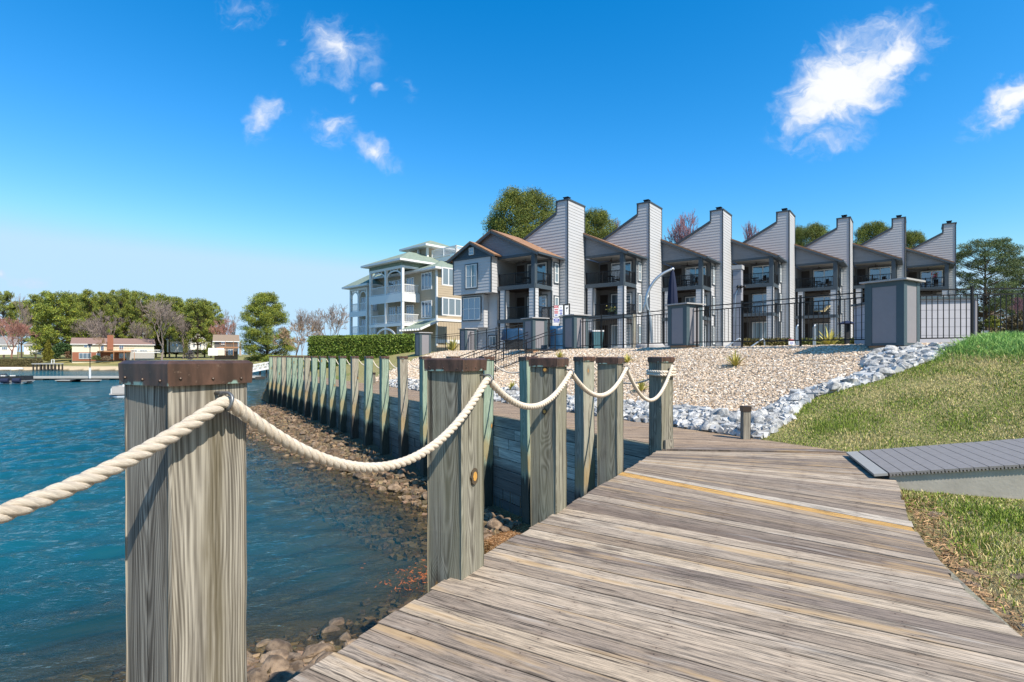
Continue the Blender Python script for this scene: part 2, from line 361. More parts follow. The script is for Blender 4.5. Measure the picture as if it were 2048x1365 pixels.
# ------------------------------------------------------------------ weathered timber materials
def timber(name, light, dark, tint=(.42, .45, .33), ring=115, stain=False, tintamt=.5, knots=True, band=False):
    m, t, bs = new_mat(name)
    o = t.obj(); rnd = t.info('Random')
    oc = t.v('ADD', o, t.v('SCALE', t.xyz(rnd, t.m('MULTIPLY', rnd, 7.3), t.m('MULTIPLY', rnd, 13.1)), sc=11.0))
    wob = t.v('SUBTRACT', t.noise(t.v('MULTIPLY', oc, (2.2, 2.2, .55)), 1, 3, .5, color=True), (.5, .5, .5))
    x, y, z = t.sep(t.v('ADD', o, t.v('SCALE', wob, sc=.07)))
    px = t.m('ADD', t.m('MULTIPLY', t.m('SUBTRACT', rnd, .5), .16), t.m('MULTIPLY', z, .02)); 
    rr = t.v('LENGTH', t.xyz(t.m('SUBTRACT', x, px), t.m('ADD', y, t.m('MULTIPLY', z, .03)), 0))
    kd = t.vor(t.v('MULTIPLY', oc, (3.2, 3.2, 1.25)), 1.0)
    kn = t.m('SUBTRACT', 1.0, t.ss(kd, .0, .34))
    if knots: rr = t.m('ADD', rr, t.m('MULTIPLY', kn, .045))
    s1 = t.m('SINE', t.m('MULTIPLY', rr, ring*6.283))
    s1 = t.m('MULTIPLY_ADD', s1, .5, .5)
    fib = t.noise(t.v('MULTIPLY', oc, (150, 150, 2.2)), 1, 4, .65)
    fib2 = t.noise(t.v('MULTIPLY', oc, (38, 38, .9)), 1, 3, .6)
    g = t.m('ADD', t.m('MULTIPLY', s1, .19), t.m('ADD', t.m('MULTIPLY', fib, .78), t.m('MULTIPLY', fib2, .62)))
    c = t.mix(t.ss(g, .55, 1.08), (*dark, 1), (*light, 1))
    big = t.noise(t.v('MULTIPLY', oc, (5, 5, .7)), 1, 3, .6)
    c = t.mix(t.m('MULTIPLY', t.ss(big, .35, .7), tintamt), c, t.mix(.55, c, (*tint, 1)))
    crack = t.ss(t.noise(t.v('MULTIPLY', oc, (34, 34, .38)), 1, 4, .75), .60, .63)
    c = t.mix(t.m('MULTIPLY', crack, .8), c, (.035, .028, .022, 1))
    kk = t.m('SUBTRACT', 1.0, t.ss(kd, .055, .085))
    if knots:
        c = t.mix(t.m('MULTIPLY', t.m('SUBTRACT', 1.0, t.ss(kd, .08, .2)), .55), c, (.07, .05, .035, 1))
        c = t.mix(kk, c, (.42, .21, .055, 1))
    if band:                                         # dark run of water below the iron eye, and a long drying check
        lx, ly, lz = t.sep(o); by = t.m('ADD', ly, t.m('MULTIPLY', t.m('SUBTRACT', t.noise(t.v('MULTIPLY', oc, (1, 3, 1.6)), 1, 3), .5), .10))
        bd = t.m('SUBTRACT', 1.0, t.ss(t.m('ABSOLUTE', t.m('ADD', by, -.015)), .008, .055)); bd = t.m('MULTIPLY', bd, t.ss(t.noise(t.v('MULTIPLY', oc, (30, 30, 2)), 1, 4, .7), .25, .7))
        c = t.mix(t.m('MULTIPLY', bd, .75), c, (.105, .085, .05, 1))
        ck = t.m('SUBTRACT', 1.0, t.ss(t.m('ABSOLUTE', t.m('ADD', lx, t.m('MULTIPLY', t.m('SUBTRACT', t.noise(t.v('MULTIPLY', oc, (1, 1, 5)), 1, 3), .5), .03))), .0012, .0034)); c = t.mix(t.m('MULTIPLY', ck, .9), c, (.02, .016, .012, 1))
    rgh = .88
    if stain:
        pz = t.sep(t.pos())[2]; pz = t.m('ADD', pz, t.m('MULTIPLY', t.m('SUBTRACT', t.noise(t.v('MULTIPLY', oc, (14, 14, 1.5)), 1, 3), .5), .7))
        tanb = t.m('MULTIPLY', t.ss(pz, -1.25, -1.0), t.m('SUBTRACT', 1.0, t.ss(pz, -.75, -.4)))
        c = t.mix(t.m('MULTIPLY', tanb, .6), c, (.33, .23, .10, 1))
        c = t.mix(t.m('MULTIPLY', t.m('SUBTRACT', 1.0, t.ss(pz, -1.35, -1.08)), .86), c, (.022, .020, .020, 1))
    t.put(bs.inputs['Base Color'], c); bs.inputs['Roughness'].default_value = rgh; bs.inputs['Specular IOR Level'].default_value = .15
    h = t.m('SUBTRACT', t.m('MULTIPLY', g, .5), t.m('MULTIPLY', crack, .9))
    t.put(bs.inputs['Normal'], t.bump(h, .8, .0014))
    return m
M = {}
M['post_pale'] = timber('weathered_pale_timber', (.40, .365, .305), (.085, .073, .06), (.19, .165, .11), ring=165, tintamt=.6, knots=False, band=True)
M['post_grey'] = timber('weathered_grey_timber', (.325, .305, .25), (.082, .073, .058), (.31, .30, .19), ring=150, tintamt=.6)
M['post_green'] = timber('green_treated_timber', (.34, .41, .32), (.15, .195, .15), (.30, .40, .29), ring=140, stain=True, tintamt=.6)
M['post_tan'] = timber('grey_brown_piling_timber', (.42, .37, .30), (.17, .145, .115), (.36, .40, .30), ring=140, stain=True, tintamt=.7)
def planks_mat(name, cols, yellow=False, dark=(.055, .045, .04)):
    m, t, bs = new_mat(name)
    wc = t.attr('wc'); a, b, r = t.sep(wc)
    base = t.ramp(r, [(i/(len(cols)-1), c) for i, c in enumerate(cols)])
    off = t.m('MULTIPLY', r, 57.0)
    q = t.xyz(t.m('ADD', a, off), t.m('ADD', b, t.m('MULTIPLY', off, 3.1)), off)
    wv = t.m('MULTIPLY', t.m('SUBTRACT', t.noise(t.v('MULTIPLY', q, (1.1, 5, 1)), 1, 3), .5), .06)
    q2 = t.v('ADD', q, t.xyz(0, wv, 0))
    x2, y2, z2 = t.sep(q2)
    fine = t.noise(t.xyz(t.m('MULTIPLY', x2, 4.5), t.m('MULTIPLY', y2, 260), z2), 1, 4, .7)
    mid = t.noise(t.xyz(t.m('MULTIPLY', x2, 3.4), t.m('MULTIPLY', y2, 95), z2), 1, 5, .75, .6)
    blot = t.noise(t.xyz(t.m('MULTIPLY', x2, 1.3), t.m('MULTIPLY', y2, 24), z2), 1, 5, .7)
    blot2 = t.noise(t.xyz(t.m('MULTIPLY', x2, .8), t.m('MULTIPLY', y2, 9), t.m('ADD', z2, 9)), 1, 3, .6)
    g = t.m('ADD', t.m('MULTIPLY', fine, .45), t.m('MULTIPLY', mid, .75))
    c = t.mix(t.ss(g, .46, .70), t.v('SCALE', base, sc=.33), t.v('MULTIPLY', base, (1.02, .97, .90)))
    c = t.mix(t.m('MULTIPLY', t.ss(blot, .52, .70), .7), c, t.v('SCALE', c, sc=.33))
    rough_ = t.noise(t.xyz(t.m('MULTIPLY', x2, 16), t.m('MULTIPLY', y2, 60), t.m('ADD', z2, 17)), 1, 4, .75); c = t.mix(t.m('MULTIPLY', t.ss(rough_, .56, .68), .45), c, t.v('SCALE', c, sc=.35))
    kd = t.vor(t.xyz(t.m('MULTIPLY', x2, 1.15), t.m('MULTIPLY', y2, 5.5), z2), 1.0); c = t.mix(t.m('MULTIPLY', t.m('SUBTRACT', 1.0, t.ss(t.m('ADD', kd, t.m('MULTIPLY', t.m('SUBTRACT', rough_, .5), .25)), .05, .2)), .6), c, (.07, .05, .04, 1))
    c = t.mix(t.m('MULTIPLY', t.ss(blot2, .54, .70), .6), c, (.46, .31, .16, 1) if not yellow else (.6, .42, .17, 1))
    pale = t.ss(t.noise(t.xyz(t.m('MULTIPLY', x2, 1.3), t.m('MULTIPLY', y2, 20), t.m('ADD', z2, 4)), 1, 4, .6), .58, .72)
    c = t.mix(t.m('MULTIPLY', pale, .32), c, (.55, .50, .45, 1))
    crack = t.ss(t.noise(t.xyz(t.m('MULTIPLY', x2, .9), t.m('MULTIPLY', y2, 46), t.m('ADD', z2, 30)), 1, 4, .75), .60, .63)
    c = t.mix(t.m('MULTIPLY', crack, .85), c, (.03, .024, .02, 1))
    # nail heads: two per joist
    am = t.m('SUBTRACT', t.m('FRACT', t.m('ADD', t.m('MULTIPLY', a, 1/.61), t.m('MULTIPLY', r, .06))), .5)
    dn = t.v('LENGTH', t.xyz(t.m('MULTIPLY', am, .61), t.m('SUBTRACT', t.m('ABSOLUTE', b), .042), 0))
    nail = t.m('MULTIPLY', t.m('SUBTRACT', 1.0, t.ss(dn, .004, .0065)), t.m('MULTIPLY_ADD', t.noise(t.pos(), 3, 1), .9, .2))
    rust = t.m('SUBTRACT', 1.0, t.ss(t.v('LENGTH', t.xyz(t.m('MULTIPLY', am, .2), t.m('SUBTRACT', t.m('ABSOLUTE', b), .042), 0)), .004, .018))
    c = t.mix(t.m('MULTIPLY', rust, .3), c, (.10, .06, .04, 1)); c = t.mix(nail, c, (.03, .026, .025, 1))
    t.put(bs.inputs['Base Color'], c); bs.inputs['Roughness'].default_value = .85; bs.inputs['Specular IOR Level'].default_value = .18
    edge = t.ss(t.m('ABSOLUTE', b), .0595, .0665); c = t.mix(t.m('MULTIPLY', edge, .45), c, (.035, .028, .023, 1)); t.put(bs.inputs['Base Color'], c)
    h = t.m('SUBTRACT', 1.0, t.m('ADD', crack, t.m('MULTIPLY', nail, .5)))
    t.put(bs.inputs['Normal'], t.bump(h, .25, .0006))
    return m
M['deck'] = planks_mat('weathered_deck_boards', [(.36, .285, .225), (.53, .45, .37), (.25, .205, .175), (.45, .35, .25), (.60, .54, .47), (.32, .265, .225), (.52, .43, .335), (.27, .22, .185), (.48, .415, .35), (.40, .33, .27), (.56, .475, .39), (.17, .135, .12), (.44, .36, .285), (.22, .185, .17), (.50, .41, .32)])
M['deck_new'] = planks_mat('fresh_deck_board', [(.62, .38, .14), (.62, .38, .14)], True, (.36, .22, .08))
M['deck_far'] = planks_mat('brown_deck_boards', [(.36, .27, .20), (.42, .32, .245), (.33, .26, .21), (.45, .34, .25)])
M['composite'] = simple('grey_composite_board', (.215, .20, .195), .65, .2, 14, bump=.2, bscale=90)
M['comp_edge'] = simple('composite_edge', (.30, .295, .28), .6, .15, 12)
M['skirt'] = simple('grey_skirt_board', (.40, .365, .315), .75, .25, 5, bump=.25, bscale=25)

def plankset(pairs, counts, mats, name, z=0, th=.036, special=None, over=.03):
    """boards laid between a left and a right edge: pairs[i] = (L, R polyline pts)"""
    vs, fs, wc = [], [], []; sp = []
    k = 0
    for (l0, r0), (l1, r1), n in zip(pairs[:-1], pairs[1:], counts):
        rp = [np.array(p, float) for p in (r0 if isinstance(r0[0], (tuple, list)) else [r0])]
        rp = [rp[-1]]+[np.array(p, float) for p in (r1 if isinstance(r1[0], (tuple, list)) else [r1])]
        seg = np.array(rp); dl = np.r_[0, np.cumsum(np.hypot(*np.diff(seg, axis=0).T))]; dl /= dl[-1]
        l0 = np.array(l0, float); l1 = np.array(l1, float)
        for i in range(n):
            u0, u1 = i/n, (i+1)/n
            P = [l0+(l1-l0)*u0, l0+(l1-l0)*u1]; Q = [V(np.interp(u, dl, seg[:, 0]), np.interp(u, dl, seg[:, 1])) for u in (u0, u1)]
            gap = rng.uniform(.0015, .0042)
            d0 = (P[1]-P[0]); d0 = d0/np.linalg.norm(d0)*gap; d1 = (Q[1]-Q[0]); d1 = d1/np.linalg.norm(d1)*gap
            ax = (Q[0]-P[0]); LL = np.linalg.norm(ax); ax = ax/LL
            jl, jr = rng.uniform(-.012, .02), rng.uniform(-.012, .02)
            a0, a1, b1, b0 = P[0]+d0-ax*(over+jl), P[1]-d0-ax*(over+jl), Q[1]-d1+ax*(jr), Q[0]+d1+ax*(jr)
            zj = z+rng.uniform(-.003, .002); rr = rng.uniform(0, 1)
            base = len(vs)
            for zz in (zj, zj-th):
                for q in (a0, a1, b1, b0): vs.append((q[0], q[1], zz))
            wl, wr_ = np.linalg.norm(a1-a0)/2, np.linalg.norm(b1-b0)/2
            wc += [(0, -.066, rr), (0, .066, rr), (LL, .066, rr), (LL, -.066, rr)]*2
            F_ = [(0, 1, 2, 3), (4, 7, 6, 5), (0, 4, 5, 1), (1, 5, 6, 2), (2, 6, 7, 3), (3, 7, 4, 0)]
            fs.extend([tuple(q+base for q in f) for f in F_]); sp.extend([1 if special is not None and k == special else 0]*6); k += 1
    o = npmesh(name, np.array(vs), np.array(fs), mats[0], vecs=np.array(wc))
    if special is not None:
        o.data.materials.append(mats[1]); o.data.polygons.foreach_set('material_index', np.array(sp, np.int32))
    return o
pairs = [((-2.9, -1.0), (.3, -2.8)), ((-.2, 4.25), [(2.0, 1.3), (2.75, 2.53)]), ((.47, 5.42), (3.05, 3.66)), ((1.53, 7.31), (3.69, 4.97)),
         ((2.46, 8.98), [(4.49, 6.24), (5.05, 7.15), (5.42, 8.73)])]
dk = plankset(pairs, [34, 7, 10, 19], (M['deck'], M['deck_new']), 'boardwalk', 0, special=50)
tag(dk, kind='structure')
# joists and rim board under the boards
mb = MB()
for a, b in (((-2.86, -1.0), (-.17, 4.25)), ((-.17, 4.25), (.50, 5.42)), ((.50, 5.42), (1.56, 7.31)), ((1.56, 7.31), (2.5, 8.96))):
    mb.bar((a[0]+.02, a[1], -.155), (b[0]+.02, b[1], -.155), .045, .23)
for a, b in (((.3, -2.8), (2.0, 1.3)), ((2.0, 1.3), (2.75, 2.53)), ((2.75, 2.53), (3.69, 4.97)), ((3.69, 4.97), (5.05, 7.15)), ((5.05, 7.15), (5.42, 8.73))):
    mb.bar((a[0]-.06, a[1], -.155), (b[0]-.06, b[1], -.155), .045, .23)
tag(mb.build('boardwalk_edge_beam', M['post_grey']), kind='structure')
q = lambda a, b: tuple(bp(a, b)[:2])
nn = 206
o = plankset([(q(.10, .36), q(-2.15, 2.42)), (q(42.2, .36), q(39.9, 2.42))], [nn], (M['deck_far'],), 'walkway', .006, over=0)
tag(o, kind='structure')

o = plankset([((2.50, 9.0), (5.44, 8.72)), ((2.60, 9.24), (5.30, 8.98))], [1], (M['deck'],), 'walkway_threshold', .022, over=0); tag(o, kind='structure')
# composite ramp down to the boardwalk
rp = thing('ramp', 'low grey composite board ramp leading from boardwalk up over the lawn', 'ramp', (4.68, 6.96, 0))
def loc(o, root): return o
dA = V(.93, -.36, .152); dW = V(.6, 1.54, .004); A0 = V(4.66, 6.93, .055)
mb = MB(); mb2 = MB()
nrm_ = np.cross(dA, dW); nrm_ /= np.linalg.norm(nrm_)
nb_ = 30; wb = .1455
for i in range(nb_):
    p = A0+dA*(i*wb+.075+.155); 
    dd = dW/np.linalg.norm(dW); da = dA/np.linalg.norm(dA)
    mb.box(p+dW/2+nrm_*rng.uniform(-.001, .001), (np.linalg.norm(dW)/2+.01, wb*.5*.95, .012), np.array([dd, np.cross(nrm_, dd), nrm_]))
loc(mb.build('deck_board', M['composite'], rp), rp)
mb = MB(); mb.box(A0+dA*.07+dW/2-UP*.008, (np.linalg.norm(dW)/2+.012, .075, .016), np.array([dd, np.cross(nrm_, dd), nrm_])); loc(mb.build('edge_strip', M['comp_edge'], rp), rp)
mb = MB()                                             # scalloped cut ends of the hollow boards
for i in range(nb_*4):
    p = A0+dA*(i*wb/4+.155+.02)-nrm_*.021; mb.box(p+dd*.01, (.02, .010, .012), np.array([dd, np.cross(nrm_, dd), nrm_]))
loc(mb.build('board_rib', M['composite'], rp), rp)
mb = MB()
for off in (.03, np.linalg.norm(dW)-.05):
    p0 = A0+dA*.17+dd*off; p1 = A0+dA*4.5+dd*off
    vs = [p0-nrm_*.03, p1-nrm_*.03, V(p1[0], p1[1], min(p1[2]-.30, -.2+.02)), V(p0[0], p0[1], -.12)]
    vs += [q_+dd*.04 for q_ in vs]
    mb.add(vs, [(0, 1, 2, 3), (7, 6, 5, 4), (0, 4, 5, 1), (1, 5, 6, 2), (2, 6, 7, 3), (3, 7, 4, 0)])
loc(mb.build('side_board', M['skirt'], rp), rp)
# ------------------------------------------------------------------ timber posts with copper caps
def post_mesh(h0, h1, half, seed, ch=.009, jit=.004, n=26):
    r_ = np.random.default_rng(seed)
    ring = []
    for sx, sy in ((1, 1), (-1, 1), (-1, -1), (1, -1)):
        c = V(sx*half, sy*half)
        for k in ((0, 1) if sx*sy > 0 else (1, 0)):
            ring.append((c[0]-sx*ch*(1-k), c[1]-sy*ch*k))
    ring = np.array(ring); vs = []
    off = np.cumsum(r_.normal(0, jit*.4, (n, 8)), 0); off -= off.mean(0)
    for i, z in enumerate(np.linspace(h0, h1, n)):
        f = 1+np.clip(off[i], -.006, .006)[:, None]/half+r_.normal(0, jit*.25, (8, 1))/half
        for p in ring*f: vs.append((p[0], p[1], z))
    fs = [(i*8+k, i*8+(k+1) % 8, (i+1)*8+(k+1) % 8, (i+1)*8+k) for i in range(n-1) for k in range(8)]
    fs += [tuple(range(8))[::-1], tuple(range((n-1)*8, n*8))]
    return MB().add(vs, fs)
m, t, bs = new_mat('copper_cap'); o_ = t.obj()
nn_ = t.noise(t.v('MULTIPLY', o_, (9, 9, 2.5)), 1, 4, .65); n2_ = t.noise(o_, 60, 3)
c_ = t.mix(t.ss(nn_, .35, .7), (.075, .045, .034, 1), (.185, .098, .068, 1)); c_ = t.mix(t.m('MULTIPLY', t.ss(n2_, .62, .75), .5), c_, (.30, .20, .15, 1))
low = t.m('SUBTRACT', 1.0, t.ss(t.sep(o_)[2], 1.478, 1.487)); c_ = t.mix(t.m('MULTIPLY', low, t.ss(t.noise(o_, 12, 3), .55, .62)), c_, (.32, .44, .38, 1))
t.put(bs.inputs['Base Color'], c_); bs.inputs['Metallic'].default_value = .45; t.put(bs.inputs['Roughness'], t.m('MULTIPLY_ADD', nn_, .3, .28))
t.put(bs.inputs['Normal'], t.bump(t.m('ADD', nn_, t.m('MULTIPLY', n2_, .3)), .25, .006))
M['copper'] = m
M['iron'] = simple('galvanised_iron', (.18, .19, .20), .45, .25, 40, metal=.7)
M['screw'] = simple('dark_screw', (.07, .05, .04), .5, .3, 80, metal=.6)
CAPZ = 1.47; TOPZ = 1.562; HALF = .145
def make_post(name, label, group, mat, seed, hook=None, capmat='copper'):
    r = thing(name, label, 'post', (0, 0, 0), group)
    post_mesh(-2.9, TOPZ-.01, HALF, seed).build('shaft', M[mat], r)
    mb = MB(); c = HALF+.011
    mb.add([(-c, -c, CAPZ), (c, -c, CAPZ), (c, c, CAPZ), (-c, c, CAPZ), (-c-.003, -c-.003, TOPZ-.012), (c+.003, -c-.003, TOPZ-.012), (c+.003, c+.003, TOPZ-.012), (-c-.003, c+.003, TOPZ-.012),
            (-c+.01, -c+.01, TOPZ), (c-.01, -c+.01, TOPZ), (c-.01, c-.01, TOPZ), (-c+.01, c-.01, TOPZ)],
           [(3, 2, 1, 0)]+[(i+j*4, (i+1) % 4+j*4, (i+1) % 4+j*4+4, i+j*4+4) for j in (0, 1) for i in range(4)]+[(8, 9, 10, 11)])
    cap = mb.build('cap', M['copper'], r)
    mb = MB()
    for sx, sy in ((0, -1), (1, 0)):
        for k in (-.115, .0, .11):
            p = V(k if sy else sx*(c+.001), sy*(c+.001) if sy else k, CAPZ+.022+.006*math.sin(k*90))
            mb.ball(p, (.006, .006, .006), 8, 4)
    mb.build('screw', M['screw'], cap)
    if hook:
        mb = MB(); kx, ky, kz = hook            # eye ring screwed into the +x face
        mb.tube([(HALF-.01, ky, kz+.03), (HALF+.05, ky, kz+.032)], .007, 8)
        pts = [(HALF+.055+.034*math.cos(a), ky+.004*math.sin(2*a), kz+.034*math.sin(a)) for a in np.linspace(R(150), R(-185), 20)]
        mb.tube(pts, .006, 8)
        mb.build('hook', M['iron'], r, smooth=True)
    return r
ROW = math.atan2(.515, 1)                      # rope posts turned with the boardwalk edge
KZ = 1.405
spec = [(-.630, 1.95, 'post_pale', 'nearest thick pale timber post, tall copper cap, rope hung on its iron eye', .022),
        (-.0928, 3.80, 'post_grey', 'grey timber post with one bright orange knot, second along the rope', .10),
        (.0826, 5.36, 'post_grey', 'grey timber post with two dark knots, third along the rope', .10),
        (.1957, 7.24, 'post_grey', 'grey timber post with pale green side, last before the boardwalk corner', .10)]
hooks = []; ROPEPOSTS = []
ROWX = V(math.cos(ROW), -math.sin(ROW), 0); ROWY = V(math.sin(ROW), math.cos(ROW), 0)
PX = [V(-2.15, .15, 0)]
for u, Y, *_ in spec: PX.append(V(u*Y, Y, 0))
allp = [(PX[0], 'post_grey', 'grey timber rope post beside the near edge of the boardwalk', .05)]+[(PX[i+1], s[2], s[3], s[4]) for i, s in enumerate(spec)]
for i, (cn_, mt, lab, ky) in enumerate(allp):
    r = make_post('rope_post', lab, 'capped timber posts along the boardwalk', mt, 10+i, (0, ky, KZ))
    cpos = cn_-ROWX*HALF+ROWY*HALF
    r.location = cpos; r.rotation_euler = (0, 0, -ROW-(.03 if i == 1 else 0)); ROPEPOSTS.append(r)
    if i in (1, 2): r.scale = (1.06, 1.06, 1)
    hooks.append(cpos+ROWX*(HALF+.056)+ROWY*ky+UP*(KZ+.008)+(ROWX*.008 if i in (1, 2) else 0))

M['knot'] = simple('orange_knot', (.52, .27, .06), .7, .35, 40); M['knotring'] = simple('dark_knot_ring', (.075, .055, .035), .8, .3, 40)
def knot(i, face, a, z, ra, rz):
    r = ROPEPOSTS[i]; sh_ = [c for c in r.children if c.name.startswith('shaft')][0]; n = 18
    for k, (f, off, mt, nm_) in enumerate(((1.45, .0015, 'knotring', 'knot_ring'), (.8, .0032, 'knot', 'knot'))):
        ell = [(f*ra*math.cos(2*math.pi*j/n)*(1+.1*math.sin(3*j)), f*rz*math.sin(2*math.pi*j/n)) for j in range(n)]
        mb = MB()
        if face == 'x': mb.prism(ell, (HALF, a, z), (0, 1, 0), UP, (1, 0, 0), -.003, off+.003)
        else: mb.prism(ell, (a, -HALF, z), (1, 0, 0), UP, (0, -1, 0), -.003, off+.003)
        o = mb.build(nm_, M[mt], sh_); o.matrix_parent_inverse = Matrix()
knot(2, 'x', .01, .70, .030, .042); knot(3, 'y', .02, 1.44, .020, .022); knot(3, 'y', .015, 1.02, .018, .022)
# timber wall (bulkhead) with its own capped piles
NPOST = 22
wy_ = math.atan2(-DB[0], DB[1])
protos = []
STEP = 2.013
ords = ['first', 'second', 'third', 'fourth', 'fifth', 'sixth', 'seventh', 'eighth', 'ninth', 'tenth', 'eleventh', 'twelfth', 'thirteenth', 'fourteenth', 'fifteenth', 'sixteenth', 'seventeenth', 'eighteenth', 'nineteenth', 'twentieth', 'twenty-first', 'twenty-second']
pr = [make_post('wall_pile', 'x', 'capped piles along the timber wall', mt, 40+i) for i, mt in enumerate(('post_green', 'post_tan', 'post_green', 'post_grey'))]
def hook_bulk(i): return bp(i*STEP+HALF, 2*HALF+.045, KZ)
piles = []
used = set()
for i in range(NPOST):
    k = 3 if i == 0 else 1 if i in (1, 6, 9, 14, 18, 20) else (0 if i % 2 else 2)
    r = pr[k] if k not in used else dup(pr[k])
    used.add(k)
    r.location = bp(i*STEP+HALF, HALF); r.rotation_euler = (rng.normal(0, .008), rng.normal(0, .006), wy_+rng.normal(0, .02)) if i else (0, 0, wy_)
    kind = 'grey brown' if k == 1 else 'green tinged'
    r['label'] = (f'{kind} timber wall pile, {ords[i]} counting from the corner post' if i else 'grey corner post with the rope end tied round it, small block at its foot')
    piles.append(r)
mbk = MB(); mbk.box(bp(HALF, -.0, 0)*0, (0, 0, 0)) if False else None
blk = MB().box((0, -HALF-.022, .085), (.10, .022, .085)).build('block', M['post_pale'], piles[0]); blk.matrix_parent_inverse = Matrix()
# recessed wall of horizontal boards between the piles
m, t, bs = new_mat('timber_wall_boards'); P_ = t.pos(); a_ = t.attr('wc'); ax, ay, az = t.sep(a_)
qv = t.xyz(t.m('MULTIPLY', t.m('ADD', ax, t.m('MULTIPLY', az, 40)), 1.5), t.m('MULTIPLY', ay, 60), t.m('MULTIPLY', az, 20))
g = t.noise(qv, 1, 4, .65, .3); b_ = t.noise(t.xyz(t.m('MULTIPLY', ax, .6), t.m('MULTIPLY', ay, 3), az), 1, 3)
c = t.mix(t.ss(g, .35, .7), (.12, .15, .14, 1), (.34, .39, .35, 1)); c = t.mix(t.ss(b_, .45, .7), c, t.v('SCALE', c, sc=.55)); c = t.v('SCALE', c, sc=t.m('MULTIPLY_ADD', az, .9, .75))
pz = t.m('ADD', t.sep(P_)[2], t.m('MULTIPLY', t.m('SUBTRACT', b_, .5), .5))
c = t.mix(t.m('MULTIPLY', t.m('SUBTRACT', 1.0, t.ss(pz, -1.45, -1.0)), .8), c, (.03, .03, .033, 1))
t.put(bs.inputs['Base Color'], c); bs.inputs['Roughness'].default_value = .85; t.put(bs.inputs['Normal'], t.bump(g, .7, .003)); M['wallboard'] = m
vs, fs, wc = [], [], []
z = .0
for row in range(10):
    zt = -.012-row*.265; zb = zt-.250; tt = -.3-rng.uniform(0, 2)
    while tt < 43:
        L_ = rng.uniform(3.2, 4.6); t0, t1 = max(tt, -.35), min(tt+L_-.006, 43.6); r_ = rng.uniform()
        base = len(vs); so_ = .300+rng.uniform(-.012, .012)
        for s0 in (so_, so_+.05):
            for (tq, zq) in ((t0, zb), (t1, zb), (t1, zt), (t0, zt)): vs.append(bp(tq, s0, zq))
        wc += [(t0, zb, r_), (t1, zb, r_), (t1, zt, r_), (t0, zt, r_)]*2
        fs += [tuple(base+i for i in f) for f in [(0, 1, 2, 3), (4, 7, 6, 5), (0, 4, 5, 1), (1, 5, 6, 2), (2, 6, 7, 3), (3, 7, 4, 0)]]
        tt += L_
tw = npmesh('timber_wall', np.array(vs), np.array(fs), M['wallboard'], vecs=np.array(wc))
tag(tw, 'long dark horizontal board wall holding the bank behind the capped piles', 'retaining wall')
MB().bar(bp(-.3, .33, -.0065), bp(43.4, .33, -.0065), .062, .010).build('top_edge', M['post_grey'], tw)

# ------------------------------------------------------------------ rope
def catenary(a, b, sag, n):
    k = np.linspace(0, 1, n); p = a[None]*(1-k[:, None])+b[None]*k[:, None]; p[:, 2] -= sag*4*k*(1-k); return p
def resample(p, stepl):
    p = np.array(p); d_ = np.r_[0, np.cumsum(np.linalg.norm(np.diff(p, axis=0), axis=1))]
    q = np.linspace(0, d_[-1], int(d_[-1]/stepl)+2); return np.stack([np.interp(q, d_, p[:, i]) for i in range(3)], 1), q
def smooth_path(p, it):
    p = p.copy()
    for _ in range(it): p[1:-1] = p[1:-1]*.5+(p[:-2]+p[2:])*.25
    return p
m, t, bs = new_mat('cotton_rope'); a_ = t.attr('wc'); ax, ay, az = t.sep(a_)
f_ = t.noise(t.xyz(t.m('MULTIPLY', ax, 22), t.m('MULTIPLY', ay, 9), az), 1, 5, .8); b_ = t.noise(t.pos(), 7, 3)
c = t.mix(t.ss(f_, .3, .7), (.55, .44, .335, 1), (.84, .765, .66, 1)); c = t.mix(t.m('MULTIPLY', t.ss(b_, .5, .7), .3), c, (.55, .42, .29, 1))
t.put(bs.inputs['Base Color'], c); bs.inputs['Roughness'].default_value = .9; bs.inputs['Specular IOR Level'].default_value = .1
t.put(bs.inputs['Normal'], t.bump(f_, 1.0, .005)); M['rope'] = m
def rope_geo(path, rad, pitch, stepl, sides=9, smooth=6):
    p, q = resample(path, stepl); p = smooth_path(p, smooth)
    tg = np.gradient(p, axis=0); tg /= np.linalg.norm(tg, axis=1)[:, None]
    u = np.zeros_like(p); u[0] = np.cross(tg[0], (0, 0, 1)); u[0] /= np.linalg.norm(u[0])
    for i in range(1, len(p)):
        x = u[i-1]-tg[i]*np.dot(u[i-1], tg[i]); u[i] = x/np.linalg.norm(x)
    w_ = np.cross(tg, u); V_, F_, W_ = [], [], []
    off = 0; rs = rad*.56; ro = rad*.47
    for k in range(3):
        ph = 2*math.pi*(q/pitch+k/3)
        c_ = p+(u*np.cos(ph)[:, None]+w_*np.sin(ph)[:, None])*ro
        er = u*np.cos(ph)[:, None]+w_*np.sin(ph)[:, None]; et = -u*np.sin(ph)[:, None]+w_*np.cos(ph)[:, None]
        for j in range(sides):
            a = 2*math.pi*j/sides
            V_.append(c_+(er*math.cos(a)*.98+et*math.sin(a)*1.12)*rs); W_.append(np.stack([q*1.0, np.full_like(q, j*.8-q*8), np.full_like(q, k)], 1))
        n = len(p); i = np.arange(n-1)
        for j in range(sides):
            j2 = (j+1) % sides
            F_.append(np.stack([off+j*n+i, off+j*n+i+1, off+j2*n+i+1, off+j2*n+i], 1))
        off += n*sides
    return np.concatenate(V_), np.concatenate(F_), np.concatenate(W_)
hk5 = bp(HALF+.10-.05, HALF, 0)-DB*(HALF+.056)+UP*KZ   # end eye, on the lit face of the corner pile
hk5 = bp(0, HALF+.06, 0)-DB*.05+UP*(KZ+.02)
sags = [.30, .44, .28, .31, .52]
pts = [catenary(V(-3.0, -1.5, KZ-.1), hooks[0], .22, 24)]
hk = hooks+[hk5]
for i in range(5): pts.append(catenary(hk[i], hk[i+1], sags[i], 60)[1:])
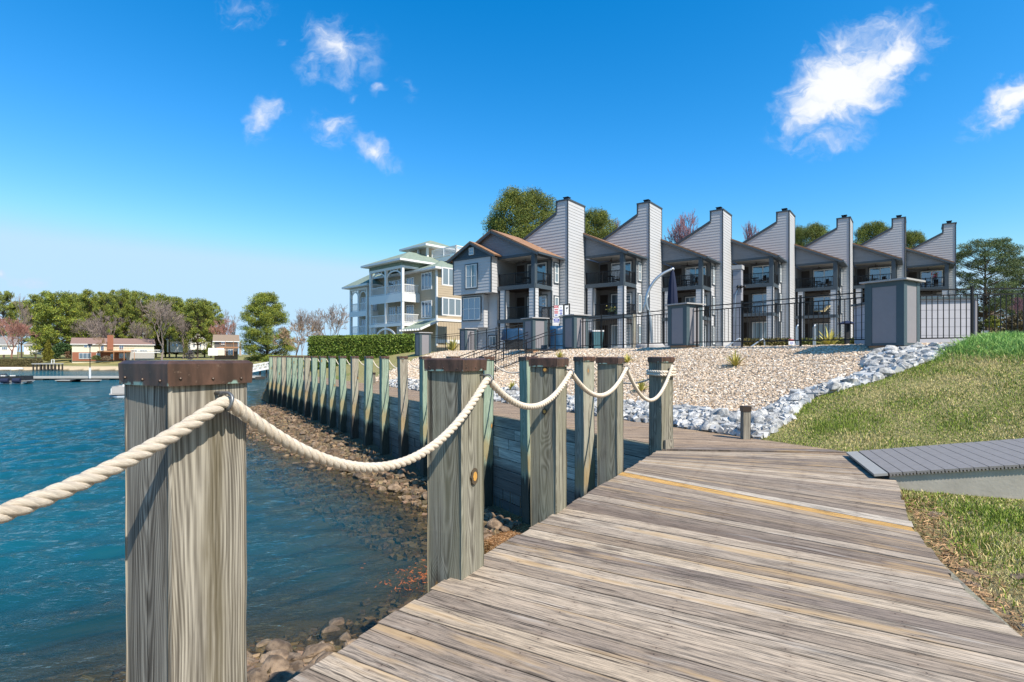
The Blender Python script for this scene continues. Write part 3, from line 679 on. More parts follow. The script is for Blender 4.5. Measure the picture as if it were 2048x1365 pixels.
# drop the path a little inside each ring and finish with two turns round the corner pile
wrap = []
for k in np.linspace(0, 2.3, 120):
    a = -math.pi/2+.3+k*2*math.pi; rr = HALF+.035
    cx_, cy_ = math.cos(a), math.sin(a); sq = rr/max(abs(cx_), abs(cy_))**.86
    wrap.append(bp(HALF, HALF)+NB*cx_*sq+DB*cy_*sq+UP*(KZ-.06-.045*k))
pts.append(np.array(wrap))
path = np.concatenate(pts)
v_, f__, w_ = rope_geo(path, .0275, .145, .0085, 10, 30)
tag(npmesh('rope', v_, f__, M['rope'], smooth=True, vecs=w_), 'thick cream twisted rope sagging from post to post along the boardwalk', 'rope')
pts = [catenary(hook_bulk(0)-UP*.02, hook_bulk(1), .33, 40)]
for i in range(1, NPOST-1): pts.append(catenary(hook_bulk(i), hook_bulk(i+1), .30+.05*math.sin(i*2.1), 30)[1:])
v_, f__, w_ = rope_geo(np.concatenate(pts), .019, .11, .016, 6)
tag(npmesh('rope', v_, f__, M['rope'], smooth=True, vecs=w_), 'thinner rope slung between the far piles of the timber wall', 'rope')

# ------------------------------------------------------------------ stones
def rock_mesh(name, seed, mat, flat=.75, n=16, bev=.05):
    r_ = np.random.default_rng(seed); bm = bmesh.new()
    for _ in range(n):
        p = r_.normal(0, 1, 3); p /= np.linalg.norm(p); p *= r_.uniform(.8, 1.05); p[2] *= flat
        bm.verts.new(p*.5)
    r = bmesh.ops.convex_hull(bm, input=bm.verts)
    bmesh.ops.delete(bm, geom=[g for g in bm.verts if not g.link_faces], context='VERTS')
    bmesh.ops.bevel(bm, geom=list(bm.edges), offset=bev*.5, segments=1, affect='EDGES', profile=.6)
    bmesh.ops.recalc_face_normals(bm, faces=bm.faces)
    me = bpy.data.meshes.new(name); bm.to_mesh(me); bm.free(); me.materials.append(mat); return me
m, t, bs = new_mat('white_granite'); o_ = t.obj(); rd = t.info('Random')
oc = t.v('ADD', o_, t.v('SCALE', t.xyz(rd, t.m('MULTIPLY', rd, 3.3), rd), sc=20.0))
c = t.mix(t.ss(t.noise(oc, 2.6, 4, .65), .36, .62), (.28, .28, .28, 1), (.70, .68, .65, 1)); c = t.mix(t.m('MULTIPLY', t.ss(t.noise(oc, 24, 3), .54, .68), .5), c, (.20, .21, .23, 1))
c = t.v('SCALE', c, sc=t.m('MULTIPLY_ADD', t.m('FRACT', t.m('MULTIPLY', rd, 17)), .4, .72))
t.put(bs.inputs['Base Color'], c); bs.inputs['Roughness'].default_value = .8; t.put(bs.inputs['Normal'], t.bump(t.noise(oc, 14, 5, .7), .8, .05)); M['granite'] = m
m, t, bs = new_mat('brown_shore_stone'); o_ = t.obj(); rd = t.info('Random')
oc = t.v('ADD', o_, t.v('SCALE', t.xyz(rd, t.m('MULTIPLY', rd, 3.3), rd), sc=20.0))
c = t.mix(t.ss(t.noise(oc, 2.5, 4, .6), .35, .65), (.12, .08, .05, 1), (.33, .235, .155, 1)); c = t.mix(t.m('MULTIPLY', t.ss(t.noise(oc, 20, 3), .55, .7), .6), c, (.13, .09, .06, 1))
c = t.v('SCALE', c, sc=t.m('MULTIPLY_ADD', rd, .6, .6))
pz = t.sep(t.pos())[2]; wetf = t.m('SUBTRACT', 1.0, t.ss(pz, WZ+.0, WZ+.09)); c = t.mix(t.m('MULTIPLY', wetf, .55), c, t.v('MULTIPLY', c, (.55, .55, .4)))
t.put(bs.inputs['Base Color'], c); t.put(bs.inputs['Roughness'], t.m('MULTIPLY_ADD', wetf, -.4, .85)); t.put(bs.inputs['Normal'], t.bump(t.noise(oc, 10, 5, .7), .7, .06)); M['brownstone'] = m
gr = [rock_mesh('granite_rock', 100+i, M['granite'], .8) for i in range(8)]
br = [rock_mesh('shore_stone', 200+i, M['brownstone'], .7, 18, .07) for i in range(8)]
def put_rock(me, name, p, size, lab, cat, grp, r_, sink=.2):
    o = bpy.data.objects.new(name, me); C.objects.link(o)
    sc = size*np.array([r_.uniform(.8, 1.3), r_.uniform(.75, 1.1), r_.uniform(.65, 1.0)])
    o.location = (p[0], p[1], p[2]+sc[2]*(.5-sink)*.7); o.rotation_euler = (r_.uniform(-.5, .5), r_.uniform(-.5, .5), r_.uniform(0, 6.28)); o.scale = sc
    return tag(o, lab, cat, grp)
# white boulders edging the gravel bed
r_ = np.random.default_rng(31); placed = []
def scatter(n, gen, dmin, maxtry=20000):
    out = []; k = 0
    while len(out) < n and k < maxtry:
        k += 1; p, sz = gen()
        if p is None: continue
        if all((p[0]-o[0])**2+(p[1]-o[1])**2 > (dmin*(sz+o[2])*.5)**2 for o in out): out.append((p[0], p[1], sz))
    return out
def g1():
    s0 = 2.55+abs(r_.normal(0, .42)); t0 = r_.uniform(-.2, 1)*1.0 if r_.random() < .03 else borderT(2.6)+(r_.random()**1.9)*20
    if s0 > 3.75: return None, 0
    return bp(t0, s0), (r_.uniform(.17, .28) if r_.random() < .4 else r_.uniform(.30, .50))
def g2():
    s0 = r_.uniform(2.6, 8.6); wd = .5+.75*sms(s0, 3.2, 4.2)*0+.9*sms(s0, 6.3, 7.8)
    t0 = borderT(s0)+r_.uniform(.05, 1)*wd
    return bp(t0, s0), (r_.uniform(.16, .26) if r_.random() < .4 else r_.uniform(.27, .46))
wl = scatter(158, g1, .50)+scatter(140, g2, .48)
for (x, y, sz) in wl:
    s0, t0 = st(x, y)
    put_rock(gr[r_.integers(8)], 'boulder', (x, y, hz(x, y)), sz, 'pale grey granite boulder in the band of stones round the gravel bed', 'boulder', 'granite boulders edging the gravel bed', r_, .25)
# brown stones along the water line
def g3():
    t0 = 4.2+38*r_.random()**1.5; wd = np.interp(t0, [3, 7, 12, 18, 24, 30, 36, 42], [1.0, 1.2, 2.0, 3.2, 3.8, 3.6, 2.8, 1.4])
    return bp(t0, -.15-(wd+.9)*r_.random()**.8), r_.uniform(.24, .52)
def g4():
    k = r_.uniform(0, 4); pts_ = np.array([(-4.3, 6.4), (-3.3, 7.1), (-2.4, 7.2), (-1.6, 8.2), (-1.2, 9.0)])
    i = min(int(k), 3); p = pts_[i]*(1-k+i)+pts_[i+1]*(k-i); return V(p[0]+r_.normal(-.15, .35), p[1]+r_.normal(.05, .4), 0), r_.uniform(.32, .62)
bl = scatter(235, g3, .68)+scatter(58, g4, .5)
for (x, y, sz) in bl:
    put_rock(br[r_.integers(8)], 'shore_stone', (x, y, hz(x, y)), sz, 'brown angular stone at the water line below the timber wall', 'stone', 'brown stones along the water line', r_, .3)
def scatter_pebbles(P_, size, rg, base=None, flat=.7):
    n = len(P_); cube = np.array([(-1, -1, -1), (1, -1, -1), (1, 1, -1), (-1, 1, -1), (-1, -1, 1), (1, -1, 1), (1, 1, 1), (-1, 1, 1)], float)
    cf = np.array([(0, 3, 2, 1), (4, 5, 6, 7), (0, 1, 5, 4), (1, 2, 6, 5), (2, 3, 7, 6), (3, 0, 4, 7)])
    v = cube[None]*(1+rg.uniform(-.38, .3, (n, 8, 3)))
    v *= (size[:, None]*np.stack([rg.uniform(.8, 1.4, n), rg.uniform(.7, 1.1, n), rg.uniform(.5, .9, n)], 1))[:, None]/2
    a = rg.uniform(0, 6.28, n); b = rg.normal(0, .5, n); ca, sa, cb, sb = np.cos(a), np.sin(a), np.cos(b), np.sin(b)
    y2 = v[..., 1]*cb[:, None]-v[..., 2]*sb[:, None]; z2 = v[..., 1]*sb[:, None]+v[..., 2]*cb[:, None]; x2 = v[..., 0]
    v = np.stack([x2*ca[:, None]-y2*sa[:, None], x2*sa[:, None]+y2*ca[:, None], z2], -1)+P_[:, None]
    f = (cf[None]+8*np.arange(n)[:, None, None]).reshape(-1, 4)
    return v.reshape(-1, 3), f
def col_mat(name, rough=.85, var=.25, sc=60, trans=0, spec=.15, emis=None):
    m, t, bs = new_mat(name); a = t.attr('col', 'Color')
    t.put(bs.inputs['Base Color'], t.v('SCALE', a, sc=t.m('MULTIPLY_ADD', t.noise(t.pos(), sc, 3), var*2, 1-var)))
    bs.inputs['Roughness'].default_value = rough; bs.inputs['Specular IOR Level'].default_value = spec
    return m
M['vcol'] = col_mat('small_stones')
# finer brown stones between the large ones, some under water
n = 5200; k = rng.uniform(0, 1, n); tt = 4.2+39*rng.random(n)**1.4; wd = np.interp(tt, [3, 7, 12, 18, 24, 30, 36, 42], [2.4, 3.0, 3.6, 4.6, 4.8, 4.3, 3.4, 2]); ss_ = -.05-wd*rng.random(n)
x = 2.5-.5355*tt+.8445*ss_; y = 9+.8445*tt+.5355*ss_
kk = rng.uniform(0, 4, 1500); pts_ = np.array([(-4.6, 6.3), (-3.5, 7.1), (-2.5, 7.2), (-1.5, 8.2), (-1.0, 9.4)]); i_ = np.minimum(kk.astype(int), 3); fr_ = (kk-i_)[:, None]
pp = pts_[i_]*(1-fr_)+pts_[i_+1]*fr_+rng.normal(0, .55, (1500, 2))
x = np.r_[x, pp[:, 0]]; y = np.r_[y, pp[:, 1]]; sz = rng.uniform(.05, .15, len(x))
P_ = np.stack([x, y, height(x, y)+sz*.2], 1)
v_, f_ = scatter_pebbles(P_, sz, rng)
c_ = np.array([.22, .155, .10])*rng.uniform(.45, 1.25, (len(x), 1))*rng.uniform(.92, 1.08, (len(x), 3))
tag(npmesh('shore_rubble', v_, f_, M['vcol'], cols=np.repeat(c_, 8, 0)), kind='stuff')
# small white stones filling the boulder band
n = 5200; k = rng.random(n) < .55
sA = np.where(k, 2.5+rng.random(n)*1.05, 2.6+6*rng.random(n)); tA = np.where(k, borderT(2.6)+22*rng.random(n)**1.9, borderT(sA)+.02+(.5+.9*sms(sA, 6.3, 7.8))*rng.random(n))
x = 2.5-.5355*tA+.8445*sA; y = 9+.8445*tA+.5355*sA; sz = rng.uniform(.06, .17, n); v_, f_ = scatter_pebbles(np.stack([x, y, height(x, y)+sz*.2], 1), sz, rng)
c_ = np.array([.56, .555, .55])*rng.uniform(.4, 1.15, (n, 1)); tag(npmesh('small_white_stones', v_, f_, M['vcol'], cols=np.repeat(c_, 8, 0)), kind='stuff')
# tan gravel on the slope
n = 125000
s0 = 2.9+6.6*rng.random(n)**.9; tt = -1.6+30*rng.random(n)**1.75
ok = (tt > borderT(s0)+.25+.3*sms(s0, 6.5, 8)) & (tt < edgeT(s0)+.3*rng.normal(size=n))
s0, tt = s0[ok], tt[ok]; x = 2.5-.5355*tt+.8445*s0; y = 9+.8445*tt+.5355*s0
sz = rng.uniform(.026, .058, len(x))*(1+.5*sms(tt, 4, 16)); P_ = np.stack([x, y, height(x, y)+sz*.22], 1)
v_, f_ = scatter_pebbles(P_, sz, rng)
pal = np.array([(.61, .48, .36), (.68, .57, .45), (.53, .40, .29), (.76, .68, .59), (.60, .47, .35), (.43, .32, .22)])
c_ = pal[rng.integers(0, 6, len(x))]*rng.uniform(.72, 1.12, (len(x), 1))
tag(npmesh('gravel', v_, f_, M['vcol'], cols=np.repeat(c_, 8, 0)), kind='stuff')
# ------------------------------------------------------------------ lawn
M['grassblade'] = col_mat('grass_blades', .7, .2, 30)
def blades(x, y, z, h, w_, rg, colr, lean=.6):
    n = len(x); a = rg.uniform(0, 6.28, n); l = rg.uniform(.1, 1, n)*lean*h; b = rg.uniform(0, 6.28, n)
    sx, sy = np.cos(a)*w_/2, np.sin(a)*w_/2; lx, ly = np.cos(b)*l, np.sin(b)*l
    o = np.stack([x, y, z], 1); s_ = np.stack([sx, sy, 0*sx], 1); ln = np.stack([lx, ly, 0*lx], 1); hh = np.stack([0*h, 0*h, h], 1)
    v = np.stack([o-s_, o+s_, o+s_*.75+ln*.4+hh*.62, o-s_*.75+ln*.4+hh*.62, o+ln+hh*.95+s_*.1, o+ln+hh*.95-s_*.1], 1).reshape(-1, 3)
    base = 6*np.arange(n)[:, None]
    f = np.concatenate([base+np.array([[0, 1, 2, 3]]), base+np.array([[3, 2, 4, 5]])])
    return v, f, np.repeat(colr, 6, 0)
def lawn_pts(n, xr, yr, pw):
    Y = yr[0]+(yr[1]-yr[0])*rng.random(n)**pw; X = xr[0]+(xr[1]-xr[0])*rng.random(n); return X, Y
def lawn_ok(x, y, m=.0):
    s_, t_ = st(x, y); e = (x-np.interp(y, RE[:, 1], RE[:, 0]))*.88
    ramp_u = (x-4.66)*.933+(y-6.93)*-.361; ramp_v = (x-4.66)*.363+(y-6.93)*.932
    onr = (ramp_u > -.05) & (ramp_u < 4.6) & (ramp_v > -.03) & (ramp_v < 1.7)
    return (np.where(s_ > 2.35, t_ < borderT(s_)+.05, (t_ < .3)) & (e > .06+m) & ~onr & (x < .97*y+.4))
X, Y = lawn_pts(560000, (2.4, 15), (1.6, 16), 1.15); ok = lawn_ok(X, Y); X, Y = X[ok], Y[ok]
e = (X-np.interp(Y, RE[:, 1], RE[:, 0]))*.88; s_, t_ = st(X, Y)
dn = np.exp(-((e-.08)/.30)**2)*sms(-Y, -6.6, -5.2); patch = vnoise(X, Y, 1.6, 21)*.6+vnoise(X, Y, 4.5, 22)*.5
ok = rng.random(len(X)) > dn*1.15+.2*sms(patch, .5, 1.2); X, Y, e, s_, t_, patch = [q[ok] for q in (X, Y, e, s_, t_, patch)]
crest = sms(s_, 7.2, 8.4)
green = np.clip(.47+.55*patch+1.0*crest+.5*np.exp(-(t_-borderT(s_))**2/.05)*(s_ > 2.4)+.35*np.exp(-((X-4.6)**2+(Y-4.6)**2)/.8), 0, 1)
isg = rng.random(len(X)) < green
h = (1+.45*np.clip(vnoise(X, Y, 3.1, 23), -.8, 1.2))*np.where(isg, rng.uniform(.025, .06, len(X)), rng.uniform(.02, .05, len(X)))*(1+3.6*crest)*(1+.9*np.exp(-((X-4.6)**2+(Y-4.7)**2)/.7))
w_ = np.where(crest > .5, .010, .0065)*rng.uniform(.7, 1.3, len(X))*(1+.05*Y)
cg = np.array([.19, .25, .04])*rng.uniform(.6, 1.5, (len(X), 1)); cs = np.array([.66, .55, .27])*rng.uniform(.55, 1.2, (len(X), 1))
ct = np.array([.28, .44, .13])*rng.uniform(.6, 1.5, (len(X), 1))
c_ = np.where(isg[:, None], cg*(1-crest[:, None])+ct*crest[:, None], cs)
v_, f_, cc = blades(X, Y, height(X, Y)-.004, h, w_, rng, c_, .9)
tag(npmesh('grass', v_, f_, M['grassblade'], cols=cc), kind='stuff')
# pine straw and leaf litter by the edge of the boards and under the posts
n = 2600; yy = rng.uniform(2.2, 6.6, n); ee = rng.gamma(2, .11, n)+.02; x = np.interp(yy, RE[:, 1], RE[:, 0])+ee/.88
x2 = rng.normal(-.15, .8, 9000); y2 = rng.normal(11.4, 1.3, 9000); sA, tA = st(x2, y2); okk = (sA < .25) & (sdist(x2, y2) > -.25); x = np.r_[x, x2[okk]]; yy = np.r_[yy, y2[okk]]
x3 = rng.normal(-1.3, .5, 900); y3 = rng.normal(9.9, .35, 900); x = np.r_[x, x3]; yy = np.r_[yy, y3]; zz = height(x, yy); zz[-900:] = np.maximum(zz[-900:], WZ+.012)
n = len(x); a = rng.uniform(0, 6.28, n); L_ = rng.uniform(.02, .08, n); dx_, dy_ = np.cos(a)*L_, np.sin(a)*L_; w_ = rng.uniform(.0015, .004, n)
o = np.stack([x, yy, zz+rng.uniform(.004, .03, n)], 1); dd_ = np.stack([dx_, dy_, rng.normal(0, .012, n)], 1); sd_ = np.stack([-np.sin(a)*w_, np.cos(a)*w_, 0*a+.002], 1)
v_ = np.stack([o-sd_, o+sd_, o+dd_+sd_, o+dd_-sd_], 1).reshape(-1, 3); f_ = 4*np.arange(n)[:, None]+np.array([[0, 1, 2, 3]])
c_ = np.array([.36, .22, .115])*rng.uniform(.4, 1.5, (n, 1)); c_[-900:] = np.array([.42, .12, .04])*rng.uniform(.6, 1.3, (900, 1))
tag(npmesh('pine_straw', v_, f_, M['grassblade'], cols=np.repeat(c_, 4, 0)), kind='stuff')
sl_ = [((3.42, 4.05), .16, 'flat tan stone in the dirt beside the boardwalk'), ((3.62, 4.22), .2, 'brown flat stone half buried in dirt by the boardwalk edge'), ((3.95, 4.15), .2, 'pale oval stone lying between dirt and grass'), ((4.55, 5.78), .22, 'long pale stone under the near end of the ramp'),
       ((3.85, 3.75), .22, 'grey flat stone in the straw near the grass'), ((3.42, 3.35), .3, 'dark slate stone lying flat against the boards'), ((4.15, 3.85), .2, 'grey slab edge stone in the lawn')]
for i, ((x, y), sz, lab) in enumerate(sl_):
    o = bpy.data.objects.new('flat_stone', br[i % 8] if i != 5 and i != 4 else gr[i]); C.objects.link(o); o.location = (x, y, hz(x, y)+.005); o.scale = (sz*1.5, sz*.8, sz*.25); o.rotation_euler = (0, 0, rng.uniform(0, 3)); tag(o, lab, 'stone')

# short square bollard posts at the edge of the walk
def bollard(x, y, h, lab):
    r = thing('short_post', lab, 'post', (x, y, 0), 'short capped posts by the walkway')
    mb = post_mesh(-.15, h-.05, .07, int(abs(x)*10), .005, .002, 12); mb.v = [(a+x, b+y, c+.02) for a, b, c in mb.v]; mb.build('shaft', M['post_pale'], r)
    MB().box((x, y, h-.02), (.078, .078, .05)).build('cap', M['screw'], r)
bollard(4.42, 10.2, .60, 'short square post with dark cap beside white stones, near the lawn')
bollard(*bp(23.1, 2.62)[:2], .62, 'short square post farther along the walkway, seen between piles')
bollard(*bp(12.6, 2.62)[:2], .60, 'short square post half way along the walkway by the stones')
# variegated yuccas on the gravel
M['yucca'] = col_mat('yucca_leaf', .55, .1, 20)
def yucca(seed, H=.42, n=62):
    rg = np.random.default_rng(seed); vs, fs, cs = [], [], []
    for i in range(n):
        a = rg.uniform(0, 6.28); el = rg.uniform(.25, 1.45); L_ = H*rg.uniform(.75, 1.15); w_ = .016*rg.uniform(.7, 1.2)
        d_ = V(math.cos(a)*math.cos(el), math.sin(a)*math.cos(el), math.sin(el)); sd = V(-math.sin(a), math.cos(a), 0)
        base = len(vs); drop = .25*math.cos(el)
        for k, wk in ((0, .6), (.45, 1.0), (.8, .6), (1, .05)):
            p = d_*L_*k-UP*drop*L_*k*k
            vs += [p-sd*w_*wk, p+UP*w_*.35*0, p+sd*w_*wk]
            ye = np.array([.60, .50, .13]); gn = np.array([.16, .22, .05]); dry = rg.uniform(.7, 1.15)
            cs += [ye*dry, (gn if rg.random() < .6 else ye)*dry, ye*dry]
        for k in range(3):
            b_ = base+k*3; fs += [(b_, b_+1, b_+4, b_+3), (b_+1, b_+2, b_+5, b_+4)]
    return np.array(vs), np.array(fs), np.array(cs)
ydat = [yucca(i) for i in range(3)]
def put_yucca(px, py, Y, lab, sc=1.0, i=0):
    p = at(px, py, Y); z = hz(p[0], p[1])
    v_, f_, c_ = ydat[i % 3]; o = npmesh('yucca', v_, f_, M['yucca'], cols=c_); o.location = (p[0], p[1], z); o.scale = (sc,)*3; o.rotation_euler = (0, 0, i*1.3)
    tag(o, lab, 'yucca', 'yellow striped yuccas in the gravel')
put_yucca(1470, 735, 15.6, 'yellow spiky yucca alone in the middle of the gravel slope', 1.15, 0)
put_yucca(1283, 770, 15.3, 'yellow yucca half hidden behind the corner post with the rope end', .95, 1)
put_yucca(1255, 725, 19.5, 'yellow yucca above the last grey rope post, high on the gravel', 1.0, 2)
put_yucca(1120, 712, 23.5, 'yellow yucca at the foot of the entrance steps', 1.0, 0)
put_yucca(1025, 748, 19.5, 'yellow yucca low beside the steps, near the walkway', .9, 1)
put_yucca(1660, 683, 19.5, 'tall yellow yucca standing behind the black fence', 1.9, 2)
put_yucca(905, 695, 40, 'dry yellow yucca behind the fence below the tan building', 2.6, 1)
# ------------------------------------------------------------------ pillars, black fence, gate, steps
M['slate'] = simple('slate_green_paint', (.055, .083, .098), .55, .12, 8)
M['lilac'] = simple('lilac_grey_panel', (.215, .205, .222), .65, .08, 10)
M['capgrey'] = simple('pale_grey_cap', (.36, .345, .34), .7, .12, 8)
M['footing'] = simple('tan_footing', (.42, .25, .155), .85, .2, 10)
M['black'] = simple('black_metal', (.012, .012, .014), .45, .1, 20, metal=.3)
def pillar(px, Y, zb, h, w_, lab):
    u = (px-1024)/F; c = V(u*Y, Y, zb)
    r = thing('pillar', lab, 'pillar', tuple(c), 'square panelled pillars along the black fence')
    ax = np.array([NB, DB, UP]); hw = w_/2
    MB().box(c+UP*(.05-.35), (hw*.86, hw*.86, .40), ax).build('base', M['footing'], r)
    zb0, zt = .10, h-.075
    MB().box(c+UP*(zb0+zt)/2, (hw-.012, hw-.012, (zt-zb0)/2), ax).build('core', M['slate'], r)
    mb = MB()                                    # corner boards and rails stand proud of the panels
    for sx in (-1, 1):
        for sy in (-1, 1): mb.box(c+NB*sx*(hw-.075)+DB*sy*(hw-.075)+UP*(zb0+zt)/2, (.085, .085, (zt-zb0)/2+.003), ax)
    for z_, hh in ((zt-.06, .062), (zb0+.03, .03)): mb.box(c+UP*z_, (hw+.004, hw+.004, hh), ax)
    mb.build('trim_board', M['slate'], r)
    for sg, d_, e_ in ((-1, NB, DB), (1, NB, DB), (-1, DB, NB), (1, DB, NB)):
        MB().box(c+d_*sg*(hw-.006)+UP*((zb0+zt)/2-.03), (.006, hw-.165, (zt-zb0)/2-.095), np.array([d_, e_, UP])).build('panel', M['lilac'], r)
    k = hw+.10; mb = MB(); P = lambda s_, z_: [c+NB*a*s_+DB*b*s_+UP*z_ for a, b in ((-1, -1), (1, -1), (1, 1), (-1, 1))]
    vs = P(k, zt+.003)+P(k, zt+.045)+P(k*.55, zt+.075)
    mb.add(vs, [(3, 2, 1, 0)]+[(i+j*4, (i+1) % 4+j*4, (i+1) % 4+j*4+4, i+j*4+4) for j in (0, 1) for i in range(4)]+[(8, 9, 10, 11)])
    mb.build('cap', M['capgrey'], r); return c
PIL = [(1784, 14.0, 1.74, 1.80, .88, 'big panelled pillar in front, beside the lawn and the tall grass'),
       (1370, 20.2, 1.86, 1.68, .86, 'panelled pillar standing on the gravel crest beyond the rope end'),
       (1151, 26.0, 1.83, 1.74, .86, 'panelled pillar beside the gate and the signs'),
       (1070, 27.4, 1.80, 1.72, .86, 'panelled pillar between the gate and the blue covered grill'),
       (936, 38.0, 1.72, 1.80, .86, 'panelled pillar below the bay window of the nearest townhouse'),
       (846, 38.6, 1.48, 1.78, .86, 'panelled pillar at the end of the clipped hedge')]
PC = [pillar(*a) for a in PIL]
def fence(p, q, n, lab, za=None, name='fence', H=1.45, step=.15, base=.0):
    p = np.array(p, float); q = np.array(q, float)
    r = thing(name, lab, 'fence', tuple(p), 'black metal fence runs' if name == 'fence' else None)
    P = lambda k, z_: p+(q-p)*k+UP*z_
    mb = MB()
    for z_, th in ((H-.02, .032), (H-.165, .032), (.15, .032)): mb.bar(P(0, z_), P(1, z_), .03, th)
    mb.build('rail', M['black'], r)
    mb = MB(); L_ = np.linalg.norm(q-p); m_ = int(L_/step)
    for i in range(1, m_):
        k = i/m_; mb.bar(P(k, .15), P(k, H-.165), .016, .016, up=(0, 1, 0))
    mb.build('pickets', M['black'], r)
    for i in range(n+1):
        k = i/n
        if i in (0, n) and name == 'fence': k = min(max(k, .02), .98)
        mb = MB(); mb.bar(P(k, -.12), P(k, H+.03), .052, .052, up=(0, 1, 0)); mb.box(P(k, H+.045), (.032, .032, .014)); mb.build('post', M['black'], r)
    return r
z2 = lambda c: V(c[0], c[1], hz(c[0], c[1]))
ex = (PC[1]-PC[0])/np.linalg.norm(PC[1]-PC[0])
G = lambda c, z: V(c[0], c[1], z)
fence(G(PC[0]+ex*.45, 1.87), G(PC[1]-ex*.45, 1.93), 3, 'black metal fence between the two big pillars above the gravel')
fence(V(10.35, 14.25, 1.88), V(17.6, 14.25, 2.0), 4, 'black metal fence above the tall green grass')
ex = (PC[2]-PC[1])/np.linalg.norm(PC[2]-PC[1]); fence(G(PC[1]+ex*.45, 1.93), G(PC[2]-ex*.45, 1.90), 4, 'black metal fence in front of the waste bins and umbrella')
ex = (PC[4]-PC[3])/np.linalg.norm(PC[4]-PC[3]); fence(G(PC[3]+ex*.45, 1.85), G(PC[4]-ex*.45, 1.75), 6, 'black metal fence in front of the blue covered grill')
ex = (PC[5]-PC[4])/np.linalg.norm(PC[5]-PC[4]); fence(G(PC[4]+ex*.45, 1.75), G(PC[5]-ex*.45, 1.55), 2, 'black metal fence at the far end before the hedge')
# steps down to the walkway
M['tread'] = simple('dark_grey_tread', (.10, .10, .115), .7, .12, 12); M['stepwall'] = simple('tan_step_wall', (.42, .30, .21), .85, .2, 8)
t0, t1 = 14.25, 16.25
sr = thing('stairs', 'dark grey steps with tan sides climbing the gravel to the gate', 'stairs', tuple(bp(15.2, 6)))
mb, mbw = MB(), MB(); ns = 10
axs = np.array([NB, DB, UP])
for i in range(ns):
    s_a = 3.55+i*.52; z_ = .22+i*.168
    mb.box(bp(15.25, s_a+.27, z_-.02), (.28, .98, .022), axs); mb.box(bp(15.25, s_a+.01, z_-.105), (.012, .97, .06), axs)
    mbw.box(bp(t0+.04, s_a+.26, z_-.32), (.262, .05, .275), axs); mbw.box(bp(t1-.04, s_a+.26, z_-.32), (.262, .05, .275), axs)
mb.box(bp(15.25, 9.3, 1.88), (.6, .98, .03), axs)
mb.build('tread', M['tread'], sr); mbw.build('side_wall', M['stepwall'], sr)
def handrail(t_, lab):
    a, b = bp(t_, 3.6, .30), bp(t_, 8.5, 1.86)
    r = thing('stair_railing', lab, 'railing', tuple(a)); P = lambda k, z_: a+(b-a)*k+UP*z_
    mb = MB()
    for z_ in (.98, .84, .12): mb.bar(P(0, z_), P(1, z_), .032, .032)
    mb.build('rail', M['black'], r); mb = MB()
    for i in range(1, 36): mb.bar(P(i/36, .12), P(i/36, .84), .015, .015, up=(0, 1, 0))
    mb.build('pickets', M['black'], r); mb = MB()
    for k in (0, .33, .66, 1): mb.bar(P(k, -.2), P(k, 1.0), .045, .045, up=(0, 1, 0))
    mb.build('post', M['black'], r)
handrail(t0, 'black stair railing on the gravel side nearer the yuccas'); handrail(t1, 'black stair railing on the far side of the steps, towards the hedge')
# gate with signs
gY = 27.3
def g(px, py, Y=gY): return at(px, py, Y)
gt = thing('gate', 'tall black gate frame with mesh panels and rising top bar carrying the signs', 'gate', tuple(g(1112, 690)))
mb = MB()
for px, yt in ((1084, 618), (1098, 616), (1127, 611), (1139, 608)): mb.bar(g(px, 694), g(px, yt), .085 if px in (1098, 1127) else .05, .05, up=(0, 1, 0))
mb.bar(g(1083, 618), g(1140, 608), .05, .05); mb.bar(g(1083, 641), g(1140, 634), .03, .03); mb.bar(g(1098, 672), g(1127, 668), .04, .04); mb.bar(g(1098, 692), g(1127, 692), .04, .04)
mb.build('frame', M['black'], gt)
m, t, bs = new_mat('expanded_mesh'); o_ = t.pos(); x, y, z = t.sep(o_)
ms = t.m('MAXIMUM', t.m('SINE', t.m('MULTIPLY', t.m('ADD', x, z), 160)), t.m('SINE', t.m('MULTIPLY', t.m('SUBTRACT', x, z), 160)))
bs.inputs['Base Color'].default_value = (.05, .05, .055, 1); t.put(bs.inputs['Alpha'], t.m('GREATER_THAN', ms, .1)); M['mesh'] = m
mb = MB()
for a, b, yt, yb in ((1085.5, 1096.5, 619, 640), (1128.5, 1138, 611, 633)): MB().bar((g(a, (yt+yb)/2)), (g(b, (yt+yb)/2)), .01, (yb-yt)/F*gY).build('mesh_panel', M['mesh'], gt)

M['white'] = simple('white_enamel', (.74, .74, .75), .45, .05, 10); M['red'] = simple('sign_red', (.50, .02, .04), .45, .05, 10); M['blue'] = simple('sign_blue', (.03, .05, .36), .45, .05, 10)
def textline(s_, p, size, mat, parent, name='lettering'):
    cu = bpy.data.curves.new(name, 'FONT'); cu.body = s_; cu.size = size; cu.align_x = 'CENTER'; cu.align_y = 'CENTER'; cu.extrude = .001
    o = bpy.data.objects.new(name, cu); C.objects.link(o); bpy.context.view_layer.update(); me = bpy.data.meshes.new_from_object(o); bpy.data.objects.remove(o); me.materials.clear(); me.materials.append(mat); o = bpy.data.objects.new(name, me); C.objects.link(o); o.location = p; o.rotation_euler = (R(90), 0, 0)
    o.parent = parent; o.matrix_parent_inverse = parent.matrix_basis.inverted(); return o
def sign(x0, y0, x1, y1, lab, Y=gY-.06):
    c = (at(x0, y0, Y)+at(x1, y1, Y))/2; h = (at(x1, y0, Y)-at(x0, y1, Y))/2
    r = thing('sign', lab, 'sign', tuple(c)); MB().box(c, (abs(h[0]), .006, abs(h[2]))).build('board', M['white'], r); return r, c, abs(h[0]), abs(h[2])
